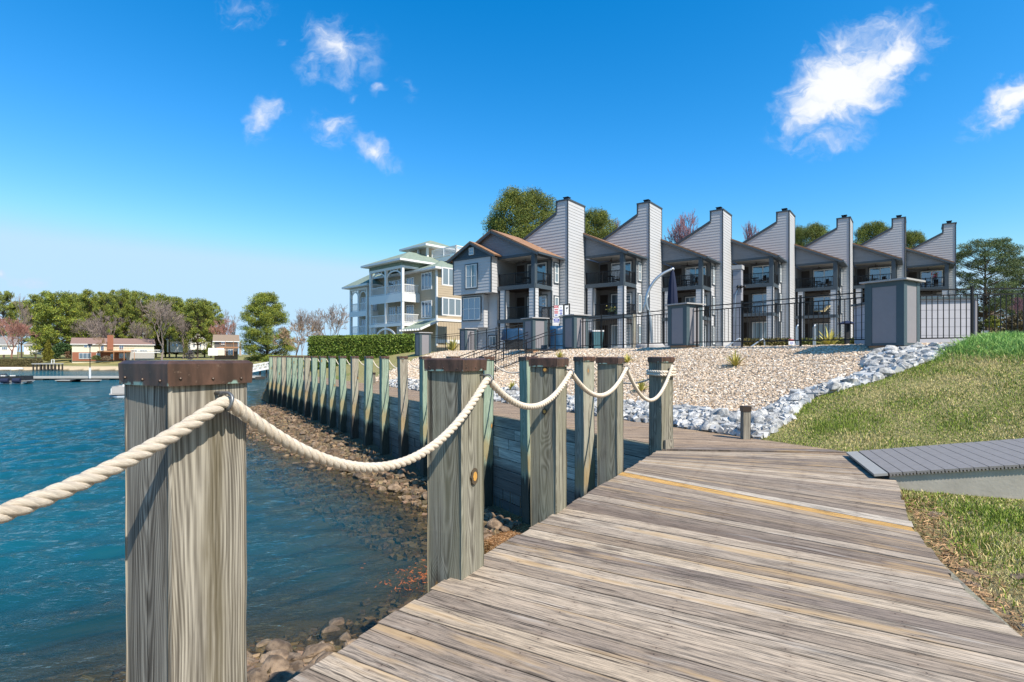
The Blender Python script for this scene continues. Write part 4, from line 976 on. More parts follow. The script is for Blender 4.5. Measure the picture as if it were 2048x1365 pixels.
def bars(r, c, rows, mat, hw):                        # rows of small illegible print
    mb = MB(); rg = np.random.default_rng(3)
    for z_, k, hh in rows:
        x = -hw*k
        while x < hw*k-.01:
            l = rg.uniform(.02, .05); l = min(l, hw*k-x); mb.box(c+V(x+l/2, -.0085, z_), (l/2*.8, .0018, hh)); x += l
    mb.build('small_print', mat, r)
r, c, hw, hh = sign(1108, 611.5, 1117, 634, 'red and white NO sign on the gate with red lettering')
MB().box(c+V(0, -.0075, hh-.065), (hw, .0025, .065)).build('header', M['red'], r); textline('NO', c+V(0, -.0125, hh-.065), .14, M['white'], r)
bars(r, c, [(.07, .75, .03), (-.03, .85, .026), (-.10, .8, .026)], M['red'], hw); bars(r, c, [(-.2, .6, .03)], M['blue'], hw)
r, c, hw, hh = sign(1118, 611, 1126, 632.5, 'white sign with dark small print beside the red NO sign')
bars(r, c, [(.15, .2, .04), (.03, .8, .018), (-.02, .8, .018), (-.09, .3, .012), (-.13, .7, .018), (-.18, .6, .018)], M['blue'], hw)
r, c, hw, hh = sign(1107, 635.5, 1119, 647.5, 'blue and white sign hanging below the red NO sign')
MB().box(c+V(0, -.0075, .03), (hw*.92, .0025, .045)).build('band', M['blue'], r); bars(r, c, [(-.07, .9, .025), (.115, .7, .01)], M['blue'], hw); bars(r, c+V(0, -.003, 0), [(.03, .5, .02)], M['white'], hw)
r, c, hw, hh = sign(1129.5, 611.5, 1137, 630, 'pale sign with a dark bird shape on the gate mesh', gY-.05)
mb = MB(); mb.ball(c+V(.01, -.01, .1), (.045, .004, .04)); mb.ball(c+V(.05, -.01, .13), (.03, .004, .015)); mb.box(c+V(0, -.009, -.02), (.006, .002, .08)); mb.build('figure', M['black'], r)
# things standing on the terrace
M['bluecover'] = simple('blue_cover', (.012, .055, .13), .4, .4, 9, bump=.6, bscale=14); M['teal'] = simple('teal_plastic', (.06, .15, .18), .5, .1, 10); M['dark'] = simple('dark_plastic', (.02, .022, .026), .5, .2, 10)
M['navy'] = simple('navy_fabric', (.010, .017, .05), .8, .2, 14, bump=.4, bscale=20); M['alu'] = simple('brushed_aluminium', (.42, .45, .48), .35, .1, 10, metal=.75)
def lathe_thing(name, lab, cat, p, prof, mat, part, n=20, grp=None):
    r = thing(name, lab, cat, tuple(p), grp); MB().lathe(p, prof, n).build(part, mat, r, smooth=False); return r
def soil(px, Y): u = (px-1024)/F; return V(u*Y, Y, hz(u*Y, Y))
p = soil(1172, 28.5); r = lathe_thing('waste_bin', 'black round waste bin behind the fence, next to a teal one', 'bin', p, [(.30, 0), (.34, .05), (.40, .82), (.43, .84), (.43, .9)], M['dark'], 'body')
MB().lathe(p+UP*.9, [(.44, 0), (.44, .03), (.30, .12), (.1, .15)], 20).build('lid', M['dark'], r)
p = soil(1195, 28.0); r = thing('waste_bin', 'teal square wheeled bin behind the fence', 'bin', tuple(p)); mb = MB()
mb.add([p+V(a*.2, b*.2, 0) for a, b in ((-1, -1), (1, -1), (1, 1), (-1, 1))]+[p+V(a*.27, b*.27, .93) for a, b in ((-1, -1), (1, -1), (1, 1), (-1, 1))], [(3, 2, 1, 0), (4, 5, 6, 7)]+[(i, (i+1) % 4, (i+1) % 4+4, i+4) for i in range(4)]); mb.build('body', M['teal'], r)
mb = MB(); mb.box(p+UP*.97, (.29, .29, .035)); mb.tube([p+V(-.25, .3, .93), p+V(.25, .3, .93)], .02); mb.build('lid', M['white'], r); mb = MB(); mb.tube([p+V(-.24, .2, .1), p+V(.24, .2, .1)], .1, 12); mb.build('wheel', M['dark'], r)
def lumpy(c, h, seed, nu=18, nv=12, amp=.12):
    rg = np.random.default_rng(seed); vs = []
    ph = rg.uniform(0, 6.28, 6)
    for j in range(nv+1):
        v_ = j/nv
        for i in range(nu):
            a = 2*math.pi*i/nu; rr = (1-.25*v_**4) if v_ < .8 else (1-.25*v_**4)*max(0.02, math.cos((v_-.8)/.2*math.pi/2))
            fold = 1+amp*math.sin(a*5+ph[0]+v_*2)*(.3+.7*(1-v_))+amp*.5*math.sin(a*9+ph[1]+v_*5)
            sq = 1/max(abs(math.cos(a)), abs(math.sin(a)))**.55
            vs.append((c[0]+h[0]*rr*fold*math.cos(a)*sq, c[1]+h[1]*rr*fold*math.sin(a)*sq, c[2]+h[2]*(min(v_/.85, 1)+.05*math.sin(a*2+ph[2]))))
    fs = [(j*nu+i, j*nu+(i+1) % nu, (j+1)*nu+(i+1) % nu, (j+1)*nu+i) for j in range(nv) for i in range(nu)]+[tuple(range(nv*nu, (nv+1)*nu))]
    return MB().add(vs, fs)
p = soil(1029, 36); r = thing('grill', 'grill under a blue wrinkled cover in front of the nearest townhouse', 'grill', tuple(p))
lumpy(p+UP*.75, (.8, .5, .75), 5).build('cover', M['bluecover'], r, smooth=True); mb = MB(); mb.box(p+UP*.42, (.62, .35, .36)); mb.build('cabinet', M['dark'], r)
mb = MB()
for a in (-.55, .55):
    for b in (-.3, .3): mb.lathe(p+V(a, b, 0), [(.05, 0), (.05, .07)], 10)
mb.build('wheel', M['black'], r)
p = soil(1114, 29.2); r = thing('covered_chairs', 'stack of pool chairs under a shiny blue cover behind the gate', 'cover', tuple(p)); lumpy(p, (.42, .40, 1.25), 8, 22, 14, .09).build('cover', M['bluecover'], r, smooth=True)
MB().box(p+UP*.02, (.5, .45, .03)).build('pallet', M['capgrey'], r)
# cantilever umbrella, closed
uY = 23.2; r = thing('cantilever_umbrella', 'closed navy umbrella hanging from a curved grey pole', 'umbrella', tuple(soil(1300, uY)))
ctrl = [(1304, 692), (1303, 660), (1299, 630), (1293, 612), (1291, 600), (1296, 583), (1308, 562), (1325, 547), (1346, 538)]
pts = np.array([at(x, y, uY) for x, y in ctrl]); q_, _ = resample(pts, .12); q_ = smooth_path(q_, 4)
MB().tube(q_, .062, 10).build('pole', M['alu'], r, smooth=True)
MB().tube([at(1284, 632, uY), at(1290, 608, uY), at(1297, 590, uY)], .04, 8).build('strut', M['alu'], r, smooth=True)
c = at(1345, 540, uY); mb = MB()
prof = [(.05, -2.15), (.16, -1.9), (.19, -1.4), (.16, -.9), (.12, -.5), (.07, -.12), (.03, 0)]
nn = 24; vs = [c+V(rr*(1+.25*math.sin(8*2*math.pi*k/nn))*math.cos(2*math.pi*k/nn), rr*(1+.25*math.sin(8*2*math.pi*k/nn))*math.sin(2*math.pi*k/nn), z_) for rr, z_ in prof for k in range(nn)]
mb.add(vs, [(i*nn+k, i*nn+(k+1) % nn, (i+1)*nn+(k+1) % nn, (i+1)*nn+k) for i in range(len(prof)-1) for k in range(nn)]); mb.build('canopy', M['navy'], r, smooth=True)
MB().lathe(soil(1300, uY)-UP*.1, [(.55, 0), (.62, .1), (.6, .24), (.5, .33)], 20).build('base', M['capgrey'], r)
MB().ball(c+UP*.03, (.09, .09, .07)).build('end_cap', M['alu'], r)
# grey block column with floodlight
cY = 27; p = soil(1476, cY); r = thing('block_column', 'tall grey block column with floodlights in front of the fourth townhouse', 'column', tuple(p))
m, t, bs = new_mat('grey_block'); x, y, z = t.sep(t.pos()); 
ln = t.m('LESS_THAN', t.m('FRACT', t.m('MULTIPLY', z, 2.6)), .045); t.put(bs.inputs['Base Color'], t.mix(ln, t.v('SCALE', (.25, .25, .28), sc=t.m('MULTIPLY_ADD', t.noise(t.pos(), 6, 3), .3, .85)), (.10, .10, .12, 1))); bs.inputs['Roughness'].default_value = .8; M['block'] = m
axb = np.array([V(.8, -.6, 0), V(.6, .8, 0), UP])
MB().box(p+UP*2.0, (.19, .19, 2.05), axb).build('shaft', M['block'], r); MB().box(p+UP*4.1, (.24, .24, .10), axb).build('cap', M['capgrey'], r)
mb = MB()
for k in (-.14, .02, .18): mb.ball(p+V(k, -.34, 3.1+.05*abs(k)), (.08, .1, .08)); mb.bar(p+V(k, -.2, 2.95), p+V(k, -.34, 3.1), .03)
mb.build('floodlight', M['black'], r); mb = MB(); mb.tube([p+V(-.1, -.22, 3.0), p+V(-.22, -.25, 2.7), p+V(-.26, -.25, 2.0), p+V(-.2, -.22, .3)], .02, 6); mb.build('conduit', M['alu'], r)
p = soil(1268, 31); r = thing('timber_post', 'brown timber post with lantern between second townhouse and fence', 'post', tuple(p)); MB().bar(p-UP*.1, p+UP*2.1, .16, .16, up=(0, 1, 0)).build('shaft', M['post_tan'], r); MB().box(p+UP*2.2, (.1, .1, .1)).build('lantern', M['black'], r)
# pool rails, small sign, table umbrella, low hedge
def rail_pool(px, Y, lab, kind):
    p = soil(px, Y); r = thing('pool_rail', lab, 'handrail', tuple(p))
    if kind: pts = [p+V(-.5, 0, 0), p+V(.1, 0, .42), p+V(.2, 0, .46), p+V(.27, 0, .38), p+V(.29, 0, 0)]
    else: pts = [p+V(-.02, 0, 0), p+V(-.02, 0, .9), p+V(.04, 0, 1.0), p+V(.12, .1, 1.0), p+V(.16, .2, .9), p+V(.16, .2, 0)]
    MB().tube(resample(np.array(pts), .05)[0], .035, 8).build('tube', M['alu'], r, smooth=True)
rail_pool(1517, 25, 'low bent chrome pool handrail behind the fence', 1); rail_pool(1470, 24, 'low chrome pool handrail beside the block column', 1)
rail_pool(1594, 23, 'upright chrome pool rail behind the fence, nearer the column', 0); rail_pool(1628, 23, 'upright chrome pool rail beside the yellow yucca', 0)
p = at(1583, 683, 24); p[2] = hz(p[0], p[1]); r = thing('sign', 'small white pool sign with red top in front of the low hedge', 'sign', tuple(p)); MB().bar(p, p+UP*.2, .03, .03, up=(0, 1, 0)).build('stake', M['alu'], r)
MB().box(p+UP*.30, (.13, .008, .12)).build('board', M['white'], r); MB().box(p+V(0, -.0105, .385), (.13, .0025, .035)).build('header', M['red'], r); bars(r, p+UP*.29, [(.0, .7, .012), (-.05, .7, .012)], M['blue'], .12)
p = soil(1694, 27); r = thing('table_umbrella', 'small flat dark umbrella over a thin post by the low hedge', 'umbrella', tuple(p)); MB().bar(p, p+UP*1.35, .16, .16, up=(0, 1, 0)).build('pole', M['dark'], r)
MB().lathe(p+UP*1.28, [(.44, 0), (.44, .03), (.2, .12), (.02, .17)], 8).build('canopy', M['navy'], r)
p = soil(1745, 29); r = thing('utility_box', 'grey metal utility box behind the big front pillar', 'box', tuple(p)); MB().box(p+UP*.6, (.35, .25, .62)).build('cabinet', M['alu'], r); MB().box(p+V(0, -.256, .6), (.30, .006, .5)).build('door', M['capgrey'], r)
# pale block shed behind the right fence
m, t, bs = new_mat('pale_block_wall'); x, y, z = t.sep(t.pos())
ln = t.m('LESS_THAN', t.m('FRACT', t.m('MULTIPLY', z, 2.9)), .05); t.put(bs.inputs['Base Color'], t.mix(ln, t.v('SCALE', (.40, .39, .42), sc=t.m('MULTIPLY_ADD', t.noise(t.pos(), 3, 3), .2, .9)), (.12, .12, .14, 1))); bs.inputs['Roughness'].default_value = .8; M['paleblock'] = m
a, b = at(1786, 600, 22.4), at(1950, 599, 22.0); r = thing('pump_shed', 'low pale block shed with dark eaves behind the right fence', 'shed', (a[0], a[1], 1.9))
z0, z1 = 1.8, a[2]; mb = MB(); mb.prism([(a[0], a[1]), (b[0], b[1]), (b[0]+.3, b[1]+3), (a[0]+.3, a[1]+3)], (0, 0, 0), (1, 0, 0), (0, 1, 0), (0, 0, 1), z0, z1); mb.build('wall', M['paleblock'], r)
mb = MB(); mb.prism([(a[0]-.1, a[1]-.12), (b[0]+.12, b[1]-.12), (b[0]+.42, b[1]+3.1), (a[0]+.2, a[1]+3.1)], (0, 0, 0), (1, 0, 0), (0, 1, 0), (0, 0, 1), z1+.003, z1+.09); mb.build('roof', M['slate'], r)
MB().bar(b+V(.02, -.02, -.004), V(b[0]+.02, b[1]-.02, z0), .10, .06, up=(0, 1, 0)).build('corner_trim', M['lilac'], r)
M['paleblue'] = simple('pale_blue_tarp', (.42, .52, .68), .5, .25, 6, bump=.5, bscale=12)
p = soil(1990, 19); r = thing('tarp_heap', 'pale blue tarp heap behind the right fence', 'tarp', tuple(p)); lumpy(p-UP*.1, (.62, .4, .42), 12, 22, 8, .18).build('sheet', M['paleblue'], r, smooth=True); MB().box(p+UP*.02, (.75, .45, .05)).build('pallet', M['footing'], r)

# ------------------------------------------------------------------ leaf clouds
M['leaf'] = col_mat('leaves', .6, .25, 3, spec=.25)
M['bark'] = simple('bark', (.085, .062, .048), .9, .35, 12, bump=.6, bscale=20)
M['greybark'] = simple('grey_twigs', (.22, .175, .155), .9, .3, 3)
M['redbark'] = simple('red_budding_twigs', (.34, .17, .14), .9, .3, 3)
M['tanbark'] = simple('tan_twigs', (.30, .20, .12), .9, .3, 3)
M['purplebark'] = simple('purple_twigs', (.25, .14, .17), .9, .3, 3)
def leafquads(P_, size, rg, asp=.45, up=0.):
    n = len(P_); a = rg.normal(size=(n, 3)); a[:, 2] += up; a /= np.linalg.norm(a, axis=1)[:, None]
    b = rg.normal(size=(n, 3)); b = np.cross(a, b); b /= np.linalg.norm(b, axis=1)[:, None]
    size = size*np.ones(n); a = a*size[:, None]/2; b = b*(size*asp)[:, None]/2
    v = np.stack([P_-a-b*.5, P_-a*.2+b, P_+a+b*.2, P_+a*.2-b], 1).reshape(-1, 3)
    return v, (4*np.arange(n)[:, None]+np.array([[0, 1, 2, 3]]))
def hedge(p, q, wid, h0, h1, lab, n, size, colr, name='hedge', zfun=None, rnd=.25):
    p = V(*p); q = V(*q); d_ = q-p; L_ = np.linalg.norm(d_[:2]); d_ = d_/L_; s_ = V(-d_[1], d_[0], 0)
    rg = np.random.default_rng(int(L_*100)); u = rg.random(n)*L_; face = rg.random(n)
    w_ = rg.uniform(-wid, wid, n); zf = rg.random(n)
    top = face < .4; side = (face >= .4) & (face < .9); end = face >= .9
    sgn = np.where(rg.random(n) < .75, -1, 1)
    w_ = np.where(side, sgn*wid, w_); u = np.where(end, np.where(rg.random(n) < .5, 0, L_), u); zf = np.where(top, 1, zf)
    rr = rnd; k = np.clip((zf*(h1-h0)-(h1-h0-rr))/rr, 0, 1)
    w_ = w_*(1-.16*k**2); zz = h0+zf*(h1-h0)-.06*(np.abs(w_)/wid > .85)*k
    base = p[None]+d_[None]*u[:, None]+s_[None]*w_[:, None]
    P_ = np.stack([base[:, 0], base[:, 1], base[:, 2]+zz], 1)+rg.normal(0, .045, (n, 3))
    v, f = leafquads(P_, rg.uniform(.7, 1.3, n)*size, rg, .6); c_ = np.array(colr)*rg.uniform(.5, 1.55, (n, 1))*rg.uniform(.9, 1.1, (n, 3))
    o = npmesh(name, v, f, M['leaf'], cols=np.repeat(c_, 4, 0)); tag(o, lab, 'hedge')
    c = (p+q)/2; 
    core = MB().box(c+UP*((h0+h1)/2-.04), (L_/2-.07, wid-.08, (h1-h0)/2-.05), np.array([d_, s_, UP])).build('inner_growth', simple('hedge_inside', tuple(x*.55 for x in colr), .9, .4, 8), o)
    return o
a, b = at(622, 700, 46.5), at(836, 700, 42.5); za, zb = 3.25, 3.2
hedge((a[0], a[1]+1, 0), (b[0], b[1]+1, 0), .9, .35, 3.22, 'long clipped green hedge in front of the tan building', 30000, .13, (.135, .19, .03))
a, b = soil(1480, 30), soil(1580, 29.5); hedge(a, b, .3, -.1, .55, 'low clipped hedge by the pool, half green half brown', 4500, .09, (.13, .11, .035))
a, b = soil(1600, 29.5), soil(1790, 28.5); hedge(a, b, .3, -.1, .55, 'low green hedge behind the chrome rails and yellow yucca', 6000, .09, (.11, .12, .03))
# ------------------------------------------------------------------ buildings
def clip(poly, axis_z, keep_above):
    out = []
    for i in range(len(poly)):
        a, b = poly[i], poly[(i+1) % len(poly)]
        ia = (a[1] >= axis_z) == keep_above or a[1] == axis_z; ib = (b[1] >= axis_z) == keep_above or b[1] == axis_z
        if ia: out.append(a)
        if ia != ib and a[1] != b[1]:
            k = (axis_z-a[1])/(b[1]-a[1]); out.append((a[0]+(b[0]-a[0])*k, axis_z))
    return out
def boards(mb, poly, org, ud, nd, expo=.26, d=.022, vertical=False):
    """lapped boards covering a convex polygon (u,z)"""
    org = np.array(org, float); ud = np.array(ud, float); nd = np.array(nd, float)
    zs = [p[1] for p in poly]; z = min(zs)
    while z < max(zs)-1e-4:
        z1 = z+expo; c = clip(clip(poly, z, True), z1, False)
        cc = []
        for p in c:
            if not cc or (abs(p[0]-cc[-1][0])+abs(p[1]-cc[-1][1])) > 1e-6: cc.append(p)
        if len(cc) > 1 and (abs(cc[0][0]-cc[-1][0])+abs(cc[0][1]-cc[-1][1])) < 1e-6: cc.pop()
        if len(cc) >= 3:
            vs = [org+ud*u+UP*zz+nd*(d*(1-(zz-z)/expo)+.002) for u, zz in cc]
            mb.add(vs, [tuple(range(len(cc)))])
            bt = sorted([p for p in cc if abs(p[1]-z) < 1e-5])
            if len(bt) >= 2:
                a, b = bt[0], bt[-1]
                mb.add([org+ud*a[0]+UP*z+nd*(d+.002), org+ud*b[0]+UP*z+nd*(d+.002), org+ud*b[0]+UP*z, org+ud*a[0]+UP*z], [(0, 1, 2, 3)])
        z = z1
def siding_mat(name, colr, var=.08):
    m, t, bs = new_mat(name); p = t.pos(); x, y, z = t.sep(p)
    n = t.noise(t.xyz(t.m('MULTIPLY', x, .6), t.m('MULTIPLY', y, .6), t.m('MULTIPLY', z, 4)), 1, 3)
    t.put(bs.inputs['Base Color'], t.v('SCALE', colr, sc=t.m('MULTIPLY_ADD', n, var*2, 1-var))); bs.inputs['Roughness'].default_value = .65; bs.inputs['Specular IOR Level'].default_value = .3
    return m
M['siding'] = siding_mat('lilac_grey_siding', (.435, .437, .455)); M['taupe'] = siding_mat('taupe_siding', (.42, .345, .25)); M['shingle'] = siding_mat('grey_wall_shingles', (.165, .18, .205), .2)
M['trim'] = simple('slate_trim', (.050, .066, .082), .55, .1, 8); M['whitetrim'] = simple('white_trim', (.70, .70, .70), .5, .05, 6)
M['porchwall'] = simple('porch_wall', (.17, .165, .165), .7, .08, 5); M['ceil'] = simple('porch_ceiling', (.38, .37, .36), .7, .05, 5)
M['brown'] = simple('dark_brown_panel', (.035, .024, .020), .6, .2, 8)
def roofm(name, c1, c2):
    m, t, bs = new_mat(name); o = t.obj(); x, y, z = t.sep(o)
    n = t.noise(t.v('MULTIPLY', o, (6, 3, 6)), 1, 3, .7); ln = t.m('FRACT', t.m('MULTIPLY', z, 9))
    c = t.mix(t.ss(n, .3, .7), (*c1, 1), (*c2, 1)); c = t.mix(t.m('MULTIPLY', t.m('LESS_THAN', ln, .12), .4), c, t.v('SCALE', c, sc=.5))
    t.put(bs.inputs['Base Color'], c); bs.inputs['Roughness'].default_value = .9; t.put(bs.inputs['Normal'], t.bump(t.m('ADD', n, ln), .4, .03)); return m
M['brownroof'] = roofm('brown_roof_shingles', (.20, .105, .06), (.33, .18, .10)); M['greenroof'] = roofm('sage_roof_shingles', (.16, .21, .165), (.25, .30, .245)); M['greyroof'] = roofm('grey_roof_shingles', (.17, .17, .17), (.27, .265, .26))
m, t, bs = new_mat('window_glass'); bs.inputs['Base Color'].default_value = (.20, .26, .33, 1); bs.inputs['Metallic'].default_value = .62; bs.inputs['Roughness'].default_value = .06
t.put(bs.inputs['Normal'], t.bump(t.noise(t.pos(), 1.5, 2), .05, .05)); M['glass'] = m
m, t, bs = new_mat('glass_with_blinds'); x, y, z = t.sep(t.pos()); st_ = t.m('SINE', t.m('MULTIPLY', t.m('ADD', x, y), 40)); t.put(bs.inputs['Base Color'], t.mix(t.ss(st_, -.3, .6), (.10, .15, .18, 1), (.27, .33, .38, 1))); bs.inputs['Roughness'].default_value = .12; bs.inputs['Specular IOR Level'].default_value = .9; M['blinds'] = m
def window(root, c, ud, nd, w_, h, mat='whitetrim', glass='glass', cols=2, rows=1, fr=.07, name='window', bars_=None, outer=None):
    """window standing on a wall face: frame bars with a pane between them"""
    c = np.array(c, float); ud = np.array(ud, float); nd = np.array(nd, float); ax = np.array([ud, nd, UP]); mb = MB()
    for sx in (-1, 1): mb.box(c+ud*sx*(w_/2-fr/2)+nd*.025, (fr/2, .045, h/2), ax)
    for sz in (-1, 1): mb.box(c+UP*sz*(h/2-fr/2)+nd*.025, (w_/2-fr-.001, .043, fr/2), ax)
    for i in range(1, cols): mb.box(c+ud*(-w_/2+w_*i/cols)+nd*.022, (fr*.45, .038, h/2-fr-.001), ax)
    for j in range(1, rows): mb.box(c+UP*(-h/2+h*j/rows)+nd*.02, (w_/2-fr-.002, .034, fr*.32), ax)
    f = mb.build(name, M[mat], root)
    MB().box(c+nd*.018, (w_/2-fr*.6, .018, h/2-fr*.6), ax).build('pane', M[glass], f)
    if outer:
        mb = MB(); o = .09
        for sx in (-1, 1): mb.box(c+ud*sx*(w_/2+o/2+.002)+nd*.03, (o/2, .04, h/2+o), ax)
        for sz in (-1, 1): mb.box(c+UP*sz*(h/2+o/2+.002)+nd*.03, (w_/2, .04, o/2), ax)
        mb.build('surround', M[outer], f)
    return f
def railing(root, p, q, H=1.0, mat='black', step=.13, name='railing', tk=.028, post=None):
    p = np.array(p, float); q = np.array(q, float); L_ = np.linalg.norm(q-p); n = max(2, int(L_/step)); mb = MB()
    for z_ in (H, .1): mb.bar(p+UP*z_, q+UP*z_, tk*2.6, tk*2.2)
    for i in range(1, n): mb.bar(p+(q-p)*i/n+UP*.1, p+(q-p)*i/n+UP*H, tk, tk, up=(.3, 1, 0))
    if post:
        for k in ((0, .5, 1) if L_ > 2 else (0, 1)): mb.bar(p+(q-p)*k, p+(q-p)*k+UP*(H+.08), post, post, up=(.3, 1, 0))
    return mb.build(name, M[mat], root)
X_, Y_ = V(1, 0, 0), V(0, 1, 0)
def fan(root, c):
    mb = MB(); c = np.array(c, float); mb.bar(c, c-UP*.2, .03, .03, up=(0, 1, 0)); mb.lathe(c-UP*.32, [(.04, 0), (.1, .02), (.1, .1), (.04, .13)], 10)
    for k in range(5):
        a = k*2*math.pi/5; d_ = V(math.cos(a), math.sin(a), 0); mb.bar(c+d_*.1-UP*.25, c+d_*.62-UP*.25, .13, .012)
    mb.build('ceiling_fan', M['brown'], root)
G0 = -5.9
def slab(mb, p0, p1, y0, y1, th):                    # sloping roof slab between two (x,z) points
    (xa, za), (xb, zb) = p0, p1; d_ = V(xb-xa, 0, zb-za); L_ = np.linalg.norm(d_); d_ /= L_; n_ = np.cross(V(0, 1, 0), d_); n_ = n_ if n_[2] > 0 else -n_
    mb.box(V((xa+xb)/2, (y0+y1)/2, (za+zb)/2)-n_*th/2, (L_/2, (y1-y0)/2, th/2), np.array([d_, V(0, 1, 0), n_]))
def tall_block(r, left):
    CW, CD, ZT, ZS, sl = 1.17, 2.84, 7.45, 6.55, .53
    zl = ZS-(-CW-left)*sl
    mb = MB(); mb.prism([(left, G0), (-CW, G0), (-CW, ZS), (left, zl)], (0, 0, 0), X_, UP, Y_, 0, CD-.02); mb.prism([(-CW+.0005, G0), (-.0, G0), (-.0, ZT), (-CW+.0005, ZT)], (0, 0, 0), X_, UP, Y_, 0.001, CD)
    mb.box((left/2, CD+3.5, (G0+2.1)/2), (-left/2-.05, 3.49, (2.1-G0)/2)); mb.build('wall', M['siding'], r)
    mb = MB(); boards(mb, [(left, G0), (-CW, G0), (-CW, ZS-.12), (left, zl-.12)], (0, 0, 0), X_, -Y_); boards(mb, [(-CW, G0), (-.09, G0), (-.09, ZT-.1), (-CW, ZT-.1)], (0, 0, 0), X_, -Y_)
    boards(mb, [(.0, G0), (CD-.1, G0), (CD-.1, ZT-.1), (.0, ZT-.1)], (0, 0, 0), Y_, X_); mb.build('siding', M['siding'], r)
    mb = MB(); mb.box((-.045, -.02, (G0+ZT)/2), (.05, .032, (ZT-G0)/2-.01)); mb.box((.022, CD-.05, (G0+ZT)/2), (.03, .05, (ZT-G0)/2-.012))
    mb.box((-CW-.012, .1, (ZS+ZT)/2), (.05, .14, (ZT-ZS)/2)); mb.box((-CW+.03, -.022, (ZS+ZT)/2), (.05, .028, (ZT-ZS)/2-.02))
    slab(mb, (left, zl+.06), (-CW-.03, ZS+.04), -.10, CD, .2); mb.build('trim_board', M['trim'], r)
    ch = MB().box((-CW/2, CD/2, ZT+.05), (CW/2+.07, CD/2+.07, .06)).build('chimney_cap', M['trim'], r)
    mb = MB(); mb.box((-CW/2, .75, ZT+.26), (.21, .21, .16)); mb.box((-CW/2, .75, ZT+.45), (.26, .26, .025)); mb.box((-CW/2, 1.9, ZT+.16), (.12, .12, .06)); mb.build('flue', M['black'], ch)
def porch(r, xl, xr, left_wall=True, colx=None):
    yf, yb = -3.74, -1.2
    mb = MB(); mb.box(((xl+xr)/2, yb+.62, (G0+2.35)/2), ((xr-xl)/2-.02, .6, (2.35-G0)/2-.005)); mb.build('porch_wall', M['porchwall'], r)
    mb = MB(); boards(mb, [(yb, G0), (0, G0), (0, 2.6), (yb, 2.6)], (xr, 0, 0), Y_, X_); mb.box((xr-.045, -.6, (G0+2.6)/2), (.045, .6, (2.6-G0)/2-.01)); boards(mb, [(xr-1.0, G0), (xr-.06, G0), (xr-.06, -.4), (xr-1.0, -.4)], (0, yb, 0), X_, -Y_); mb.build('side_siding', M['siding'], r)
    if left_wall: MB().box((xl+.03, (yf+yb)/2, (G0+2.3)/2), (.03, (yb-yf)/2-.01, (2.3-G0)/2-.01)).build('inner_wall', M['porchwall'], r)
    # floors, beams, ceilings
    for z0, z1 in ((-.34, 0), (-3.12, -2.82)): mb = MB(); mb.box(((xl+xr)/2, yf+.03, (z0+z1)/2), ((xr-xl)/2, .05, (z1-z0)/2)); mb.box((xr-.03, (yf+yb)/2+.05, (z0+z1)/2), (.05, (yb-yf)/2-.05, (z1-z0)/2-.004)); mb.build('beam', M['trim'], r)
    mb = MB(); mb.box(((xl+xr)/2, yf+.06, 2.42), ((xr-xl)/2, .07, .10)); mb.box((xr-.05, (yf+yb)/2+.07, 2.42), (.06, (yb-yf)/2-.07, .095)); mb.build('beam', M['trim'], r)
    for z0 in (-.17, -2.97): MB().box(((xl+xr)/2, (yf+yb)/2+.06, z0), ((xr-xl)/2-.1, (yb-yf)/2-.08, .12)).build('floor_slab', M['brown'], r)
    MB().box(((xl+xr)/2, (yf+yb)/2+.06, 2.385), ((xr-xl)/2-.12, (yb-yf)/2-.08, .02)).build('ceiling', M['ceil'], r)
    MB().box((xr-.175, yf+.175, 1.16), (.175, .175, 1.16)).build('column', M['trim'], r)
    for x0, x1 in ((xr-.60, xr), colx or (xl+.26, xl+.86)):
        mb = MB(); mb.box(((x0+x1)/2, yf+.30, (G0-.34)/2), ((x1-x0)/2-.03, .27, (-.34-G0)/2-.004)); boards(mb, [(x0+.03, G0), (x1-.09, G0), (x1-.09, -.35), (x0+.03, -.35)], (0, yf+.03, 0), X_, -Y_); boards(mb, [(yf+.03, G0), (yf+.57, G0), (yf+.57, -.35), (yf+.03, -.35)], (x1-.03, 0, 0), Y_, X_)
        c_ = mb.build('column', M['siding'], r); MB().box((x1-.03, yf+.03, (G0-.35)/2), (.055, .033, (-.35-G0)/2-.01)).build('corner_board', M['trim'], c_)
    mb = MB(); mb.box((xr+.002, yb-.02, (G0-.34)/2), (.05, .06, (-.34-G0)/2)); mb.box((xr+.002, yb-.02, 1.15), (.05, .06, 1.15)); mb.build('trim_board', M['trim'], r)
    railing(r, (xl+.12, yf+.10, 0), (xr-.36, yf+.10, 0), 1.0, post=.07); railing(r, (xr-.10, yf+.38, 0), (xr-.10, yb-.08, 0), 1.0, post=.06)
    railing(r, ((colx or (xl, xl+.86))[1]+.02, yf+.25, -2.82), (xr-.62, yf+.25, -2.82), 1.0); railing(r, (xr-.10, yf+.6, -2.82), (xr-.10, yb-.08, -2.82), 1.0)
    for z_, gl in ((0, 'glass'), (-2.82, 'glass'), (-5.64, 'blinds')):
        window(r, (xl+2.35, yb+.02, z_+1.06), X_, -Y_, 2.0, 2.08, 'whitetrim', gl, 2, 1, .09, 'sliding_door', outer='trim')
        MB().box((xl+.62, yb-.02, z_+1.05), (.38, .03, 1.03)).build('closet_door', M['brown'], r)
    for z_ in (.25, -2.6, -5.4): window(r, (xr+.028, -.55, z_+.95), Y_, X_, .62, 1.65, 'whitetrim', 'blinds', 1, 2, .08, outer='trim')
    fan(r, (xl+2.0, (yf+yb)/2, 2.36)); fan(r, (xl+2.3, (yf+yb)/2, -.30))
    MB().tube([(xr+.06, -.06, G0), (xr+.06, -.06, 2.5)], .04, 6).build('downpipe', M['trim'], r)
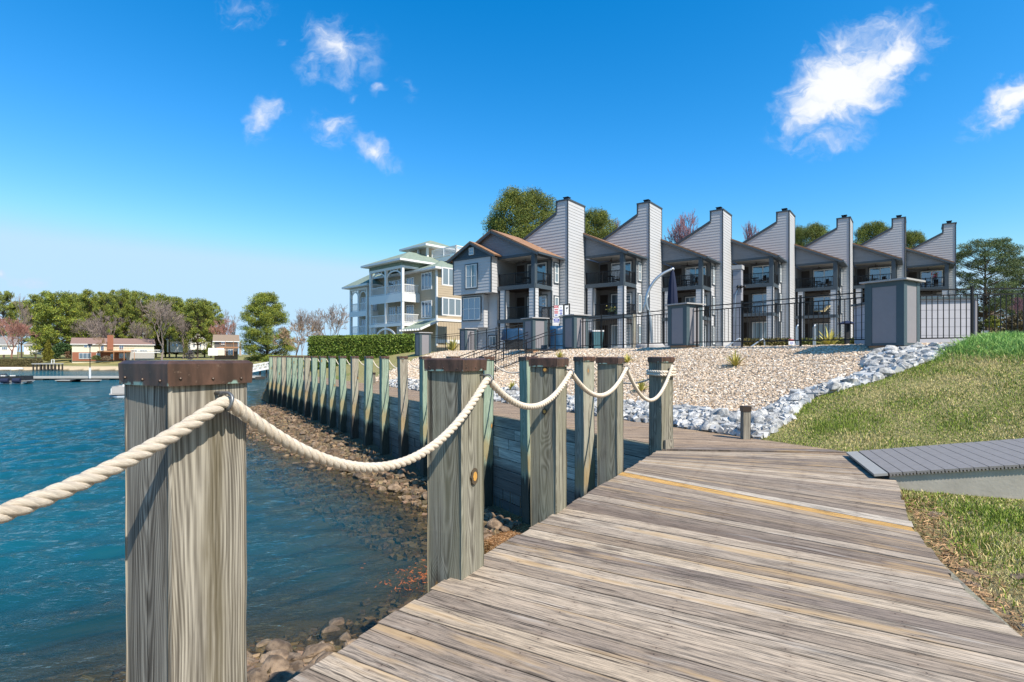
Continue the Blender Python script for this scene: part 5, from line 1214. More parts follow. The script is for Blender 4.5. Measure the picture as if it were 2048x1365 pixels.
def house_root(k, label):
    c = V(4.8+7.6*k, 46+2.53*k, 0); zf = [7.44, 7.94, 7.96, 8.52, 8.52, 9.16, 9.18][k]
    r = thing('townhouse', label, 'townhouse', (0, 0, 0), 'row of townhouses with tall chimneys')
    return r, V(c[0], c[1], zf)
HR = math.atan2(-.6, .8)
# repeated house of the row
T2, p2 = house_root(1, 'second townhouse from the tan building, seen behind the gate signs and bins')
tall_block(T2, -9.0)
porch(T2, -4.56, -.78)
mb = MB(); boards(mb, [(-4.56, 2.53), (-.78, 2.53), (-.78, 2.56), (-4.56, 4.42)], (0, -3.70, 0), X_, -Y_, .17, .02); mb.prism([(-4.56, 2.53), (-.78, 2.53), (-.78, 2.56), (-4.56, 4.40)], (0, -3.70, 0), X_, UP, Y_, .0, .10); mb.build('gable_wall', M['shingle'], T2)
mb = MB(); slab(mb, (-4.54, 4.62), (-.30, 2.54), -4.05, .10, .13); mb.build('roof', M['brownroof'], T2)
mb = MB(); slab(mb, (-4.54, 4.485), (-.30, 2.405), -4.07, -3.93, .17); mb.box((-.27, -2.0, 2.42), (.07, 2.06, .075)); mb.box((-.52, -2.0, 2.36), (.2, 1.98, .02)); mb.build('eave_board', M['trim'], T2)
# first house, with the bay on its end
T1, p1 = house_root(0, 'nearest townhouse, with the projecting bay window and full brown gable beside the tan building')
tall_block(T1, -9.2)
porch(T1, -4.75, -.9)
mb = MB(); gp = [(-5.24, 4.75), (-9.0, 2.80), (-9.0, 2.53), (-.9, 2.53), (-.9, 2.55)]
boards(mb, gp[::-1], (0, -3.70, 0), X_, -Y_, .17, .02); mb.prism(gp, (0, -3.70, 0), X_, UP, Y_, 0, .1); mb.build('gable_wall', M['shingle'], T1)
mb = MB(); slab(mb, (-5.24, 4.92), (-.38, 2.50), -4.05, .1, .13); slab(mb, (-5.24, 4.92), (-9.4, 2.75), -4.05, .1, .13); mb.build('roof', M['brownroof'], T1)
mb = MB(); slab(mb, (-5.24, 4.785), (-.38, 2.365), -4.07, -3.93, .17); slab(mb, (-5.24, 4.785), (-9.4, 2.615), -4.07, -3.93, .17); mb.box((-.36, -2.0, 2.38), (.07, 2.06, .075)); mb.build('eave_board', M['trim'], T1)
mb = MB(); xl, xr, yb_ = -9.14, -4.74, -4.55               # upper bay
mb.box(((xl+xr)/2, (yb_-.6)/2, 1.02), ((xr-xl)/2-.03, (-.6-yb_)/2-.03, 1.5)); boards(mb, [(xl+.09, -.5), (xr-.09, -.5), (xr-.09, 2.5), (xl+.09, 2.5)], (0, yb_+.03, 0), X_, -Y_); boards(mb, [(yb_+.03, -.5), (-3.5, -.5), (-3.5, 2.5), (yb_+.03, 2.5)], (xr-.03, 0, 0), Y_, X_)
by = mb.build('bay', M['siding'], T1)
mb = MB()
for x in (xl+.05, xr-.05): mb.box((x, yb_+.02, 1.02), (.05, .04, 1.52))
mb.box(((xl+xr)/2, yb_+.015, 2.58), ((xr-xl)/2+.05, .055, .08)); mb.build('trim_board', M['trim'], by)
mb = MB(); pk = (-6.94, 3.85); gp = [(xl-.05, 2.66), (xr+.05, 2.66), pk]; boards(mb, gp, (0, yb_+.03, 0), X_, -Y_, .17, .018); mb.prism(gp, (0, yb_+.03, 0), X_, UP, Y_, 0, 3.3); mb.build('bay_gable', M['trim'], by)
mb = MB(); slab(mb, (pk[0], 4.0), (xr+.5, 2.60), yb_-.25, -1.2, .12); slab(mb, (pk[0], 4.0), (xl-.5, 2.60), yb_-.25, -1.2, .12); mb.build('bay_roof', M['brownroof'], by)
mb = MB(); slab(mb, (pk[0], 3.875), (xr+.5, 2.475), yb_-.27, yb_-.13, .15); slab(mb, (pk[0], 3.875), (xl-.5, 2.475), yb_-.27, yb_-.13, .15); mb.build('bay_rake_board', M['trim'], by)
window(T1, (-6.95, yb_-.002, 1.0), X_, -Y_, 1.25, 2.0, 'whitetrim', 'blinds', 2, 2, .05, outer='trim'); window(T1, (-6.95, yb_+.005, 3.15), X_, -Y_, .52, .62, 'whitetrim', 'glass', 2, 2, .06)
mb = MB(); mb.box((-6.95, -2.0, (G0-.5)/2), (2.05, 1.38, (-.5-G0)/2-.005)); boards(mb, [(-8.9, G0), (-4.98, G0), (-4.98, -.52), (-8.9, -.52)], (0, -3.38, 0), X_, -Y_); boards(mb, [(-3.38, G0), (-1.2, G0), (-1.2, -.52), (-3.38, -.52)], (-4.9, 0, 0), Y_, X_); lw = mb.build('lower_wall', M['siding'], T1)
mb = MB()
for x in (-8.95, -4.95): mb.box((x, -3.40, (G0-.52)/2), (.06, .05, (-.52-G0)/2-.01))
mb.build('trim_board', M['trim'], lw)
mb = MB(); mb.box((-7.3, -3.72, -2.0), (1.29, .32, 1.42)); boards(mb, [(-8.58, -3.4), (-6.02, -3.4), (-6.02, -.55), (-8.58, -.55)], (0, -4.04, 0), X_, -Y_); boards(mb, [(-4.02, -3.4), (-3.42, -3.4), (-3.42, -1.1), (-4.02, -1.1)], (-6.01, 0, 0), Y_, X_); mb.build('lower_bay', M['siding'], T1)
window(T1, (-7.32, -4.075, -1.75), X_, -Y_, 2.0, 1.95, 'whitetrim', 'glass', 3, 2, .06, outer='trim'); window(T1, (-5.5, -3.42, -4.6), X_, -Y_, .8, .9, 'whitetrim', 'blinds', 2, 1, .06, outer='trim')
for r_, p_ in ((T1, p1), (T2, p2)): r_.location = p_; r_.rotation_euler = (0, 0, HR)
labs = ['third townhouse in the row, behind the navy umbrella', 'fourth townhouse in the row, partly behind the grey block column', 'fifth townhouse in the row, above the yellow yucca and table umbrella', 'sixth townhouse in the row, just above the big front pillar', 'last townhouse of the row, its base behind the pale shed and pine tree']
for k in range(2, 7):
    r, p_ = house_root(k, labs[k-2]); bpy.data.objects.remove(r); r = dup(T2); r['label'] = labs[k-2]; r.location = p_; r.rotation_euler = (0, 0, HR)
# balcony furniture
def lp(k, a, b, z): c = V(4.8+7.6*k, 46+2.53*k, 0); zf = [7.44, 7.94, 7.96, 8.52, 8.52, 9.16, 9.18][k]; return V(c[0]+.8*a+.6*b, c[1]-.6*a+.8*b, zf+z)
def chair():
    r = thing('patio_chair', 'x', 'chair', (0, 0, 0), 'chairs on the balconies')
    MB().box((0, 0, .43), (.25, .25, .03)).build('seat', M['black'], r); MB().box((0, .24, .70), (.24, .025, .27)).build('backrest', M['black'], r)
    mb = MB()
    for a in (-.23, .23):
        for b in (-.22, .22): mb.bar((a, b, 0), (a, b, .42 if b < 0 else .6), .03, .03, up=(0, 1, 0))
        mb.bar((a, -.24, .62), (a, .24, .62), .04, .03)
    mb.build('frame', M['black'], r); return r
def ptable():
    r = thing('patio_table', 'x', 'table', (0, 0, 0), 'tables on the balconies'); MB().lathe((0, 0, .70), [(.42, 0), (.42, .03)], 16).build('tabletop', M['black'], r); MB().lathe((0, 0, 0), [(.25, 0), (.25, .03), (.03, .06), (.03, .69)], 12).build('leg', M['black'], r); return r
c0, t0_ = chair(), ptable(); f1 = f2 = True
nm = ['nearest', 'second', 'third', 'fourth', 'fifth', 'sixth', 'last']
for k in range(7):
    for j, (a, b, rz) in enumerate(((-3.4, -2.4, .6), (-2.0, -2.3, -.8))):
        o = c0 if f1 else dup(c0); f1 = False; o.location = lp(k, a, b, .005); o.rotation_euler = (0, 0, HR+rz); o['label'] = f'black chair on the upper balcony of the {nm[k]} townhouse, '+('nearer the column' if j else 'nearer the inner wall')
    o = t0_ if f2 else dup(t0_); f2 = False; o.location = lp(k, -2.7, -2.5, .005); o['label'] = f'round black table on the upper balcony of the {nm[k]} townhouse'
p = lp(4, -2.4, -2.6, -2.80); r = thing('lounge_chair', 'pale yellow lounger on the lower balcony of the fifth townhouse', 'lounger', tuple(p)); M['cream'] = simple('cream_cushion', (.62, .52, .30), .8, .1, 10)
MB().bar(p+V(-.5, 0, .45), p+V(.35, 0, .42), .55, .1).build('seat', M['cream'], r); MB().bar(p+V(.35, 0, .45), p+V(.9, 0, 1.0), .55, .1).build('backrest', M['cream'], r); mb = MB(); mb.bar(p+V(-.45, 0, 0), p+V(-.45, 0, .4), .5, .05, up=(0, 1, 0)); mb.bar(p+V(.4, 0, 0), p+V(.4, 0, .4), .5, .05, up=(0, 1, 0)); mb.build('leg', M['black'], r)

p = lp(1, -2.1, -3.2, -2.80); r = thing('flower_pot', 'pot of pale yellow flowers on the lower balcony of the second townhouse', 'flower pot', tuple(p)); MB().lathe(p, [(.14, 0), (.2, .3)], 12).build('pot', M['brown'], r)
rg = np.random.default_rng(9); P_ = rg.normal(0, .17, (160, 3))*np.array([1.3, 1, .8])+p+V(0, 0, .5); v, f = leafquads(P_, .09, rg, .8); npmesh('flowers', v, f, M['leaf'], r, cols=np.repeat(np.where(rg.random((160, 1)) < .6, [[.75, .62, .2]], [[.1, .2, .05]]), 4, 0))
p = lp(6, -1.9, -3.0, .01); r = thing('hanging_basket', 'red flowers in a stand on the balcony of the last townhouse', 'flower pot', tuple(p)); MB().bar(p, p+UP*1.3, .04, .04, up=(0, 1, 0)).build('stand', M['black'], r)
P_ = rg.normal(0, .13, (120, 3))+p+V(0, 0, 1.4); v, f = leafquads(P_, .12, rg, .8); npmesh('flowers', v, f, M['leaf'], r, cols=np.repeat(np.where(rg.random((120, 1)) < .7, [[.5, .03, .06]], [[.1, .2, .05]]), 4, 0))
# ------------------------------------------------------------------ tan building with white balconies
TB = thing('condo_building', 'tan three storey building with white balconies, arches and sage green hip roofs', 'building', (-8.4, 60, 0))
TM = Matrix.Translation((-8.4, 60, 0)) @ Matrix.Rotation(math.atan2(-.69, .72), 4, 'Z')
TBtmp = thing('condo_building', 'x', 'building'); W = 'whitetrim'
def hip(mb, x0, x1, y0, y1, z, h, ov=.7, ridge='x'):
    a = [(x0-ov, y0-ov, z), (x1+ov, y0-ov, z), (x1+ov, y1+ov, z), (x0-ov, y1+ov, z)]; w2 = min(x1-x0, y1-y0)/2+ov
    rr = [((x0-ov+w2), (y0+y1)/2, z+h), ((x1+ov-w2), (y0+y1)/2, z+h)] if (x1-x0) > (y1-y0) else [((x0+x1)/2, y0-ov+w2, z+h), ((x0+x1)/2, y1+ov-w2, z+h)]
    b = [(p[0], p[1], z-.16) for p in a]
    f = [(0, 1, 5, 4), (2, 3, 4, 5), (1, 2, 5), (3, 0, 4)] if (x1-x0) > (y1-y0) else [(0, 1, 4), (1, 2, 5, 4), (2, 3, 5), (3, 0, 4, 5)]
    mb.add([*a, *rr], f); return b
def eave(r, x0, x1, y0, y1, z, ov=.7):
    mb = MB(); mb.box(((x0+x1)/2, (y0+y1)/2, z-.12), ((x1-x0)/2+ov+.03, (y1-y0)/2+ov+.03, .11)); return mb.build('eave', M[W], r)
r = TBtmp
mb = MB(); mb.box((-6, 6, 6.6), (5.98, 5.98, 4.75)); mb.build('wall', M['taupe'], r)
mb = MB(); boards(mb, [(-12, 5.75), (-.1, 5.75), (-.1, 11.2), (-12, 11.2)], (0, .02, 0), X_, -Y_, .26); boards(mb, [(.1, 5.75), (12, 5.75), (12, 11.2), (.1, 11.2)], (-.02, 0, 0), Y_, X_, .26)
for i in range(30): mb.box((-.012, .25+i*.4, 4.4), (.02, .025, 1.15)); mb.box((-.25-i*.4, .012, 4.4), (.025, .02, 1.15))
mb.build('siding', M['taupe'], r)
mb = MB(); mb.box((-.04, -.005, 7.0), (.09, .04, 4.3)); mb.box((.005, .09, 7.0), (.04, .05, 4.3)); mb.box((.01, 6, 5.62), (.05, 5.9, .14)); mb.box((-2, -.01, 5.62), (1.95, .045, .13)); mb.box((.01, 6, 3.2), (.06, 5.9, .2)); mb.build('trim_board', M[W], r)
e = eave(r, -12, 0, 0, 12, 11.42); mb = MB(); hip(mb, -12, 0, 0, 12, 11.42, 2.6); mb.build('roof', M['greenroof'], r)
eave(r, -10, -3.2, -2.4, 6, 12.42); mb = MB(); hip(mb, -10, -3.2, -2.4, 6, 12.42, 1.75); mb.box((-6.6, 1.8, 11.95), (3.4, 4.2, .35)); mb.build('roof', M['greenroof'], r)
for z_ in (10.05, 6.85):
    window(r, (-1.75, -.012, z_), X_, -Y_, 1.9, 1.95, W, 'glass', 3, 1, .11)
    window(r, (2.6, 0, z_), V(0, 1, 0)*0+Y_, X_, 2.7, 1.95, W, 'blinds', 3, 1, .13); window(r, (7.5, 0, z_), Y_, X_, 2.7, 1.95, W, 'blinds', 3, 1, .13)
    for xx in (-8.6, -6.9, -4.9): window(r, (xx, -.012, z_-.35), X_, -Y_, 1.5, 2.1, W, 'glass', 3, 1, .1)
def balcony(r, x0, x1, yf, lv, ncol, zt, zb, arches=True):
    xs = np.linspace(x0, x1, ncol)
    for x in xs:
        MB().box((x, yf, (zb+zt)/2), (.14, .14, (zt-zb)/2)).build('column', M[W], r)
    for z0, z1 in lv:
        mb = MB(); mb.box(((x0+x1)/2, yf/2-.02, z1-.1), ((x1-x0)/2+.1, -yf/2+.1, .1)); mb.box(((x0+x1)/2, yf-.12, (z0+z1)/2), ((x1-x0)/2+.18, .04, (z1-z0)/2)); mb.box((x1+.13, yf/2-.05, (z0+z1)/2), (.04, -yf/2+.02, (z1-z0)/2)); mb.build('balcony_floor', M[W], r)
        for a, b in zip(xs[:-1], xs[1:]): railing(r, (a+.15, yf, z1), (b-.15, yf, z1), 1.0, W, .14, tk=.035)
        railing(r, (x1, yf+.15, z1), (x1, -.05, z1), 1.0, W, .14, tk=.035)
    mb = MB()
    for a, b in zip(xs[:-1], xs[1:]):                # curved brackets under the eave
        n = 12; w2 = (b-a)/2-.14; cx_ = (a+b)/2
        pts = [(cx_-w2*math.cos(math.pi*i/n), zt-1.05+.85*math.sin(math.pi*i/n)) for i in range(n+1)]
        for (xa, za), (xb, zb_) in zip(pts[:-1], pts[1:]): mb.bar((xa, yf, za), (xb, yf, zb_), .10, .14)
        for k in (.3, .5, .7): mb.bar((a+(b-a)*k, yf, zt-.3), (a+(b-a)*k, yf, zt-.02), .08, .08, up=(0, 1, 0))
    mb.box(((x0+x1)/2, yf, zt+.12), ((x1-x0)/2+.14, .14, .14)); mb.box((x1, yf/2, zt+.12), (.13, -yf/2-.15, .13)); mb.build('arch', M[W], r)
balcony(r, -9.8, -3.24, -2.27, ((7.7, 8.65), (4.95, 5.3)), 3, 11.5, 3.0)
mb = MB(); n = 16                                      # lattice base with the wide arch
for i in range(40): 
    x = -9.7+i*.163; 
    if abs(x+6.4) > 2.2: mb.bar((x, -2.35, 3.0), (x, -2.35, 4.9), .06, .03, up=(0, 1, 0))
pts = [(-6.4-2.25*math.cos(math.pi*i/n), 3.1+1.6*math.sin(math.pi*i/n)) for i in range(n+1)]
for (xa, za), (xb, zb_) in zip(pts[:-1], pts[1:]): mb.bar((xa, -2.38, za), (xb, -2.38, zb_), .18, .2)
mb.build('lattice', M[W], r)
mb = MB(); mb.add([(-3.3, -2.5, 4.55), (.35, -2.5, 4.55), (.35, -.02, 5.55), (-3.3, -.02, 5.55), (-3.3, -2.5, 4.43), (.35, -2.5, 4.43), (.35, -.02, 5.43), (-3.3, -.02, 5.43)], [(0, 1, 2, 3), (7, 6, 5, 4), (0, 4, 5, 1), (1, 5, 6, 2), (2, 6, 7, 3), (3, 7, 4, 0)]); mb.build('roof', M['greenroof'], r)
mb = MB(); mb.bar((.42, -2.55, 4.45), (.42, 0, 5.47), .1, .22); mb.box((-1.5, -2.54, 4.44), (1.85, .03, .09))
for i in range(8): mb.box((-3.1+i*.47, -2.68, 4.40), (.07, .15, .09))
mb.build('eave', M[W], r)
# far wing
mb = MB(); mb.box((-13.9, 5, 6), (2.3, 5, 4.2)); mb.build('wall', M['taupe'], r); eave(r, -16, -11.4, -1.6, 10, 10.45); mb = MB(); hip(mb, -16, -11.4, -1.6, 10, 10.45, 2.0); mb.build('roof', M['greenroof'], r)
balcony(r, -15.8, -11.9, -1.5, ((6.55, 7.2), (3.95, 4.3)), 3, 9.9, 2.0)
for xx in (-14.9, -12.9):
    for z_ in (8.3, 5.4): window(r, (xx, -.02, z_), X_, -Y_, 1.7, 1.9, W, 'glass', 3, 1, .1)
mb = MB(); mb.add([(-16.3, -3.2, 3.55), (-11.2, -3.2, 3.55), (-11.2, -1.4, 4.2), (-16.3, -1.4, 4.2), (-16.3, -3.2, 3.45), (-11.2, -3.2, 3.45), (-11.2, -1.4, 4.1), (-16.3, -1.4, 4.1)], [(0, 1, 2, 3), (7, 6, 5, 4), (0, 4, 5, 1), (1, 5, 6, 2), (2, 6, 7, 3), (3, 7, 4, 0)]); mb.build('roof', M['greenroof'], r)
mb = MB(); mb.box((-13.75, -3.24, 3.45), (2.55, .03, .09)); [mb.box((-16+i*.47, -3.36, 3.40), (.07, .14, .09)) for i in range(11)]; mb.build('eave', M[W], r)
# lantern roof and white roof terrace
mb = MB(); hip(mb, -9.2, -5.6, 3, 7, 15.1, 1.15, .95); mb.build('roof', M['greenroof'], r); eave(r, -9.2, -5.6, 3, 7, 15.1, .95)
mb = MB(); mb.box((-7.4, 5, 14.1), (1.6, 1.8, .9)); mb.build('lantern_wall', M['taupe'], r)
for x in (-9.2, -7.4, -5.6): MB().box((x, 3.0, 14.1), (.12, .12, .9)).build('column', M[W], r)
mb = MB(); mb.box((-3.1, 6.0, 13.2), (2.2, 2.4, .28)); mb.build('terrace_wall', M[W], r)
for a, b in (((-5.4, 3.6), (-.9, 3.6)), ((-.9, 3.6), (-.9, 8.4))): railing(r, (*a, 13.5), (*b, 13.5), 1.0, W, .16, tk=.05, post=.16)
r.matrix_world = TM; TBtmp['label'] = TB['label']; bpy.data.objects.remove(TB); TBtmp.name = 'condo_building'
# ------------------------------------------------------------------ trees
def pine_mesh(seed, H, Rc, cb, nclump, nleaf, leaf, colr, flat=.62, top=.9, lean=0.0, shape=1.0, dome=.42):
    """returns trunk MB and crown arrays; crown from cb*H to H, widest low-middle"""
    rg = np.random.default_rng(seed); mb = MB()
    tp = [V(lean*H*(k**1.5)+.012*H*math.sin(3*k+seed), .012*H*math.cos(2*k+seed), H*k*top) for k in np.linspace(0, 1, 9)]
    mb.tube(tp, [max(.018*H*(1-k*.86), .03) for k in np.linspace(0, 1, 9)], 7)
    P_, Cc = [], []; tint = []
    zs = np.sort(rg.uniform(0, 1, nclump))
    for i, zf in enumerate(zs):
        z_ = H*(cb+(1-cb)*zf*.97); env = Rc*math.sqrt(max(0.02, 1-((zf-dome)/(1.06-dome if zf > dome else 1.15*dome+.35))**2))*shape**(zf)
        env = max(env, Rc*.28)
        a = i*2.4+rg.normal(0, .5); rr = env*math.sqrt(rg.uniform(.12, 1))*.86
        k = min(.98, z_/(H*top)); ti = tp[min(int(k*8), 8)]
        c = V(ti[0]+rr*math.cos(a), ti[1]+rr*math.sin(a), z_); cr = Rc*rg.uniform(.15, .25)
        b0 = V(ti[0], ti[1], max(z_-rr*.45-.3, H*cb*.8)); mid = (b0+c)/2+UP*(-.06*rr)
        if rr > .25*Rc: mb.tube([b0, mid, c], [.0065*H*(1-.5*zf), .0045*H*(1-.5*zf), .002*H], 4, False)
        n = int(nleaf/nclump*(cr/(.2*Rc))**2)
        d_ = rg.normal(size=(n, 3)); d_ /= np.linalg.norm(d_, axis=1)[:, None]; d_ *= (rg.random(n)**.42)[:, None]*cr
        d_[:, 2] *= flat; d_ *= 1+.35*np.sin(d_[:, :1]*4/cr+i)*np.cos(d_[:, 1:2]*4/cr+2*i)
        P_.append(c+d_); tint.append(np.full(n, rg.uniform(.72, 1.22)))
    P_ = np.concatenate(P_); tint = np.concatenate(tint)
    v, f = leafquads(P_, leaf*rg.uniform(.7, 1.35, len(P_)), rg, .30, .5)
    c_ = np.array(colr)*tint[:, None]*rg.uniform(.62, 1.4, (len(P_), 1)); yel = rg.random(len(P_)) < .22; c_[yel] *= np.array([1.7, 1.3, .75])
    return mb, v, f, np.repeat(c_, 4, 0)
def pine_proto(name, *a, **k):
    r = bpy.data.objects.new(name, None); C.objects.link(r); mb, v, f, c = pine_mesh(*a, **k)
    mb.build('trunk', M['bark'], r); npmesh('crown', v, f, M['leaf'], r, cols=c); return r
def bare_mesh(seed, H, spread, depth=6, twig=.02, trunk=.28, up=.35, kids=3):
    rg = np.random.default_rng(seed); segs = []
    def grow(p, d_, L_, r_, lv):
        n = 2; q = p
        for i in range(n):
            d2 = d_+rg.normal(0, .13, 3)+UP*.05; d2 /= np.linalg.norm(d2); q2 = q+d2*L_/n
            ra = r_*(1-.28*i/n); rb = r_*(1-.28*(i+1)/n); segs.append((q, q2, max(ra, twig), max(rb, twig))); q = q2; d_ = d2
        if lv <= 0: return
        for j in range(kids if lv > 1 else kids+1):
            a = rg.uniform(0, 6.28); sp = rg.uniform(.35, .95)*spread
            s1 = np.cross(d_, (.3, .2, 1)); s1 /= np.linalg.norm(s1); s2 = np.cross(d_, s1)
            d3 = d_+ (s1*math.cos(a)+s2*math.sin(a))*sp + UP*up*.35; d3 /= np.linalg.norm(d3)
            grow(q if j < 2 else p+(q-p)*rg.uniform(.4, .9), d3, L_*rg.uniform(.62, .86), r_*.6, lv-1)
    grow(V(0, 0, 0), V(0, 0, 1), H*trunk, H*.017, depth)
    n = len(segs); A = np.array([s[0] for s in segs]); B = np.array([s[1] for s in segs]); ra = np.array([s[2] for s in segs]); rb = np.array([s[3] for s in segs])
    zmax = B[:, 2].max(); sc = H/zmax; A = A*sc; B = B*sc
    d_ = B-A; d_ /= np.linalg.norm(d_, axis=1)[:, None]; u = np.cross(d_, (.31, .17, .93)); u /= np.linalg.norm(u, axis=1)[:, None]; w_ = np.cross(d_, u); vs = []
    for P_, rr in ((A, ra), (B, rb)):
        for k in range(3): a = 2*math.pi*k/3; vs.append(P_+(u*math.cos(a)+w_*math.sin(a))*rr[:, None])
    v = np.stack(vs, 1).reshape(-1, 3); f = (6*np.arange(n)[:, None, None]+np.array([(0, 1, 4, 3), (1, 2, 5, 4), (2, 0, 3, 5)])[None]).reshape(-1, 4)
    return v, f, np.array([s[3] for s in segs])
def bare_proto(name, mat, *a, trunkmat=None, **k):
    r = bpy.data.objects.new(name, None); C.objects.link(r); v, f, rb = bare_mesh(*a, **k)
    big = np.repeat(rb > a[1]*.0032, 3)
    npmesh('trunk', v, f[big], M[trunkmat or mat], r); npmesh('crown', v, f[~big], M[mat], r); return r
def strip(r):                                        # drop unused vertices of split meshes
    for ch in r.children:
        bm = bmesh.new(); bm.from_mesh(ch.data); bmesh.ops.delete(bm, geom=[v for v in bm.verts if not v.link_faces], context='VERTS'); bm.to_mesh(ch.data); bm.free()
PG = (.155, .195, .042); PD = (.055, .085, .028)
PP = [pine_proto('pine_tree', 1, 20, 6.2, .28, 105, 20000, .44, PG), pine_proto('pine_tree', 2, 20, 5.6, .36, 85, 17000, .44, PG, lean=.02), pine_proto('pine_tree', 3, 20, 6.6, .08, 150, 30000, .45, (.18, .23, .042), shape=.9)]
PB = [bare_proto('bare_tree', 'greybark', 11, 15, .95, 6, .030), bare_proto('bare_tree', 'greybark', 12, 15, .7, 6, .028), bare_proto('budding_tree', 'redbark', 13, 12, .9, 7, .018), bare_proto('bare_tree', 'tanbark', 14, 8, 1.15, 6, .022, trunk=.16), bare_proto('budding_tree', 'purplebark', 15, 12, .8, 7, .017, up=.7)]
for b in PB: strip(b)
usedp = set()
def plant(proto, px, ytop, Y, lab, cat, grp=None, wid=None, ybase=None, H0=20, seed=0, R0=6.2):
    u = (px-1024)/F; x = u*Y; z = hz(x, Y) if ybase is None else EYE+(712-ybase)/F*Y
    H = EYE+(712-ytop)/F*Y-z
    r = proto if proto.name not in usedp else dup(proto)
    usedp.add(proto.name if r is proto else '')
    r.location = (x, Y, z-.1); s = H/H0; sw = s if wid is None else wid/F*Y/(2*R0)
    r.scale = (sw, sw, s); r.rotation_euler = (0, 0, seed*1.7)
    return tag(r, lab, cat, grp)
wl = [(7, 580, 205, 42, 1), (70, 587, 210, 38, 1), (112, 581, 188, 78, 2), (152, 585, 215, 46, 0), (184, 580, 208, 48, 0), (212, 583, 216, 44, 1), (240, 577, 206, 46, 0), (262, 580, 214, 40, 1), (284, 584, 207, 46, 0), (313, 587, 216, 46, 0), (340, 592, 210, 44, 1), (366, 595, 206, 48, 0), (395, 597, 200, 52, 0), (423, 602, 205, 44, 1), (90, 596, 216, 40, 0), (133, 590, 220, 42, 1), (166, 592, 224, 46, 2), (228, 590, 222, 46, 2), (300, 592, 222, 46, 2), (352, 600, 222, 46, 2), (408, 610, 222, 46, 2), (44, 600, 222, 40, 0), (196, 596, 226, 50, 2), (266, 596, 226, 50, 2), (330, 604, 226, 50, 2), (380, 606, 226, 50, 2)]
for i, (px, yt, Y, wd, k) in enumerate(wl):
    where = 'behind the brick chimney house' if 150 < px < 312 else ('behind the white house with red shutters' if px >= 312 else 'on the far shore beyond the pale beach')
    side = ['tall pine in front of the wood', 'tall pine deeper in the wood'][Y > 212]
    plant(PP[k], px, yt, Y, f'{side} {where}', 'pine tree', 'pines of the far shore wood', wd*1.22, None, 20, i, (6.2, 5.6, 6.6)[k])
bl_ = [(0, 324, 593, 180, 118, 'wide bare grey tree standing on the lawn between brick house and white house'), (1, 205, 618, 186, 92, 'bare grey tree rising right behind the brick chimney of the far house'), (1, 236, 630, 188, 84, 'bare grey tree behind the deck end of the brick house'),
       (0, 172, 630, 190, 60, 'bare grey tree at the end of the brick house roof'), (1, 36, 586, 198, 44, 'tall thin bare tree above the low white house on the far shore'), (1, 455, 618, 210, 40, 'bare tree beyond the house with the white garage'), (1, 470, 628, 220, 40, 'smaller bare tree beside the shore pine'), (0, 366, 626, 196, 62, 'bare tree in front of the white house gable'), (0, 282, 640, 190, 50, 'low bare tree behind the right end of the brick house'),
       (0, 605, 616, 150, 62, 'bare grey tree behind the tan shrub'), (0, 655, 605, 128, 88, 'wide bare tree between the tan building and the tan shrub'), (0, 630, 628, 160, 60, 'bare tree farther back between the hedge and the shore pine')]
for i, (k, px, yt, Y, wd, lab) in enumerate(bl_): plant(PB[k], px, yt, Y, lab, 'bare tree', 'bare trees on the far shore', wd, None, 15, i, 6.3)
rl_ = [(2, 24, 628, 172, 92, 'wide red budding tree at the far shore edge in front of the low white house'), (2, 444, 632, 200, 52, 'red budding tree behind the house with the white garage'), (2, 88, 655, 195, 40, 'small reddish tree behind the yellow cypress')]
for i, (k, px, yt, Y, wd, lab) in enumerate(rl_): plant(PB[k], px, yt, Y, lab, 'budding tree', 'red budding trees', wd, None, 12, i, 5.2)
plant(PB[3], 590, 645, 98, 'wide tan leafless shrub beside the clipped hedge', 'shrub', None, 105, 722, 8, 1, 4.4); 
plant(dup(PB[3]), 632, 660, 96, 'smaller tan leafless shrub at the hedge end', 'shrub', None, 60, 722, 8, 3, 4.4)
plant(dup(PB[3]), 200, 672, 168, 'low tan brush below the utility pole', 'shrub', None, 30, 706, 8, 3, 4.4)
# the pine on the point, fuller detail
sp_ = pine_proto('pine_tree', 21, 16, 5.6, .06, 200, 90000, .23, (.175, .22, .04), shape=.80, dome=.28)
plant(sp_, 534, 585, 118, 'single full green pine on the shore point left of the hedge', 'pine tree', None, 116, 728, 16, 0, 5.6)
# behind and beside the townhouses
bp1 = pine_proto('pine_tree', 31, 20, 7.0, .42, 190, 110000, .23, (.125, .16, .034), flat=.62, dome=.52)
plant(bp1, 1048, 384, 84, 'big round topped pine behind the nearest townhouse', 'pine tree', 'pines behind the townhouses', 176, 680, 20, 0, 7)
for px, yt, Y, wd, sd, lab in ((1190, 424, 88, 124, 2, 'pine showing between the first two chimneys'), (1622, 451, 96, 100, 3, 'flat topped pine showing between the fourth and fifth chimneys'), (1745, 447, 98, 92, 4, 'pine showing between the fifth and sixth chimneys'), (1824, 464, 100, 66, 5, 'small pine top between the sixth and last chimneys')):
    plant(dup(bp1), px, yt, Y, lab, 'pine tree', 'pines behind the townhouses', wd, 660, 20, sd, 7)
rp_ = pine_proto('pine_tree', 41, 15, 6.2, .18, 130, 70000, .19, (.085, .125, .05), flat=.40, top=.95, dome=.5)
plant(rp_, 1972, 476, 62, 'spreading dark pine with layered limbs beyond the pale shed', 'pine tree', 'pines beyond the right fence', 150, 660, 15, 0, 6.2); plant(dup(rp_), 2062, 508, 70, 'dark pine cut by the picture edge beyond the right fence', 'pine tree', 'pines beyond the right fence', 130, 660, 15, 2, 6.2)
plant(dup(rp_), 2120, 540, 66, 'lower dark pine outside the right edge', 'pine tree', 'pines beyond the right fence', 120, 660, 15, 4, 6.2)
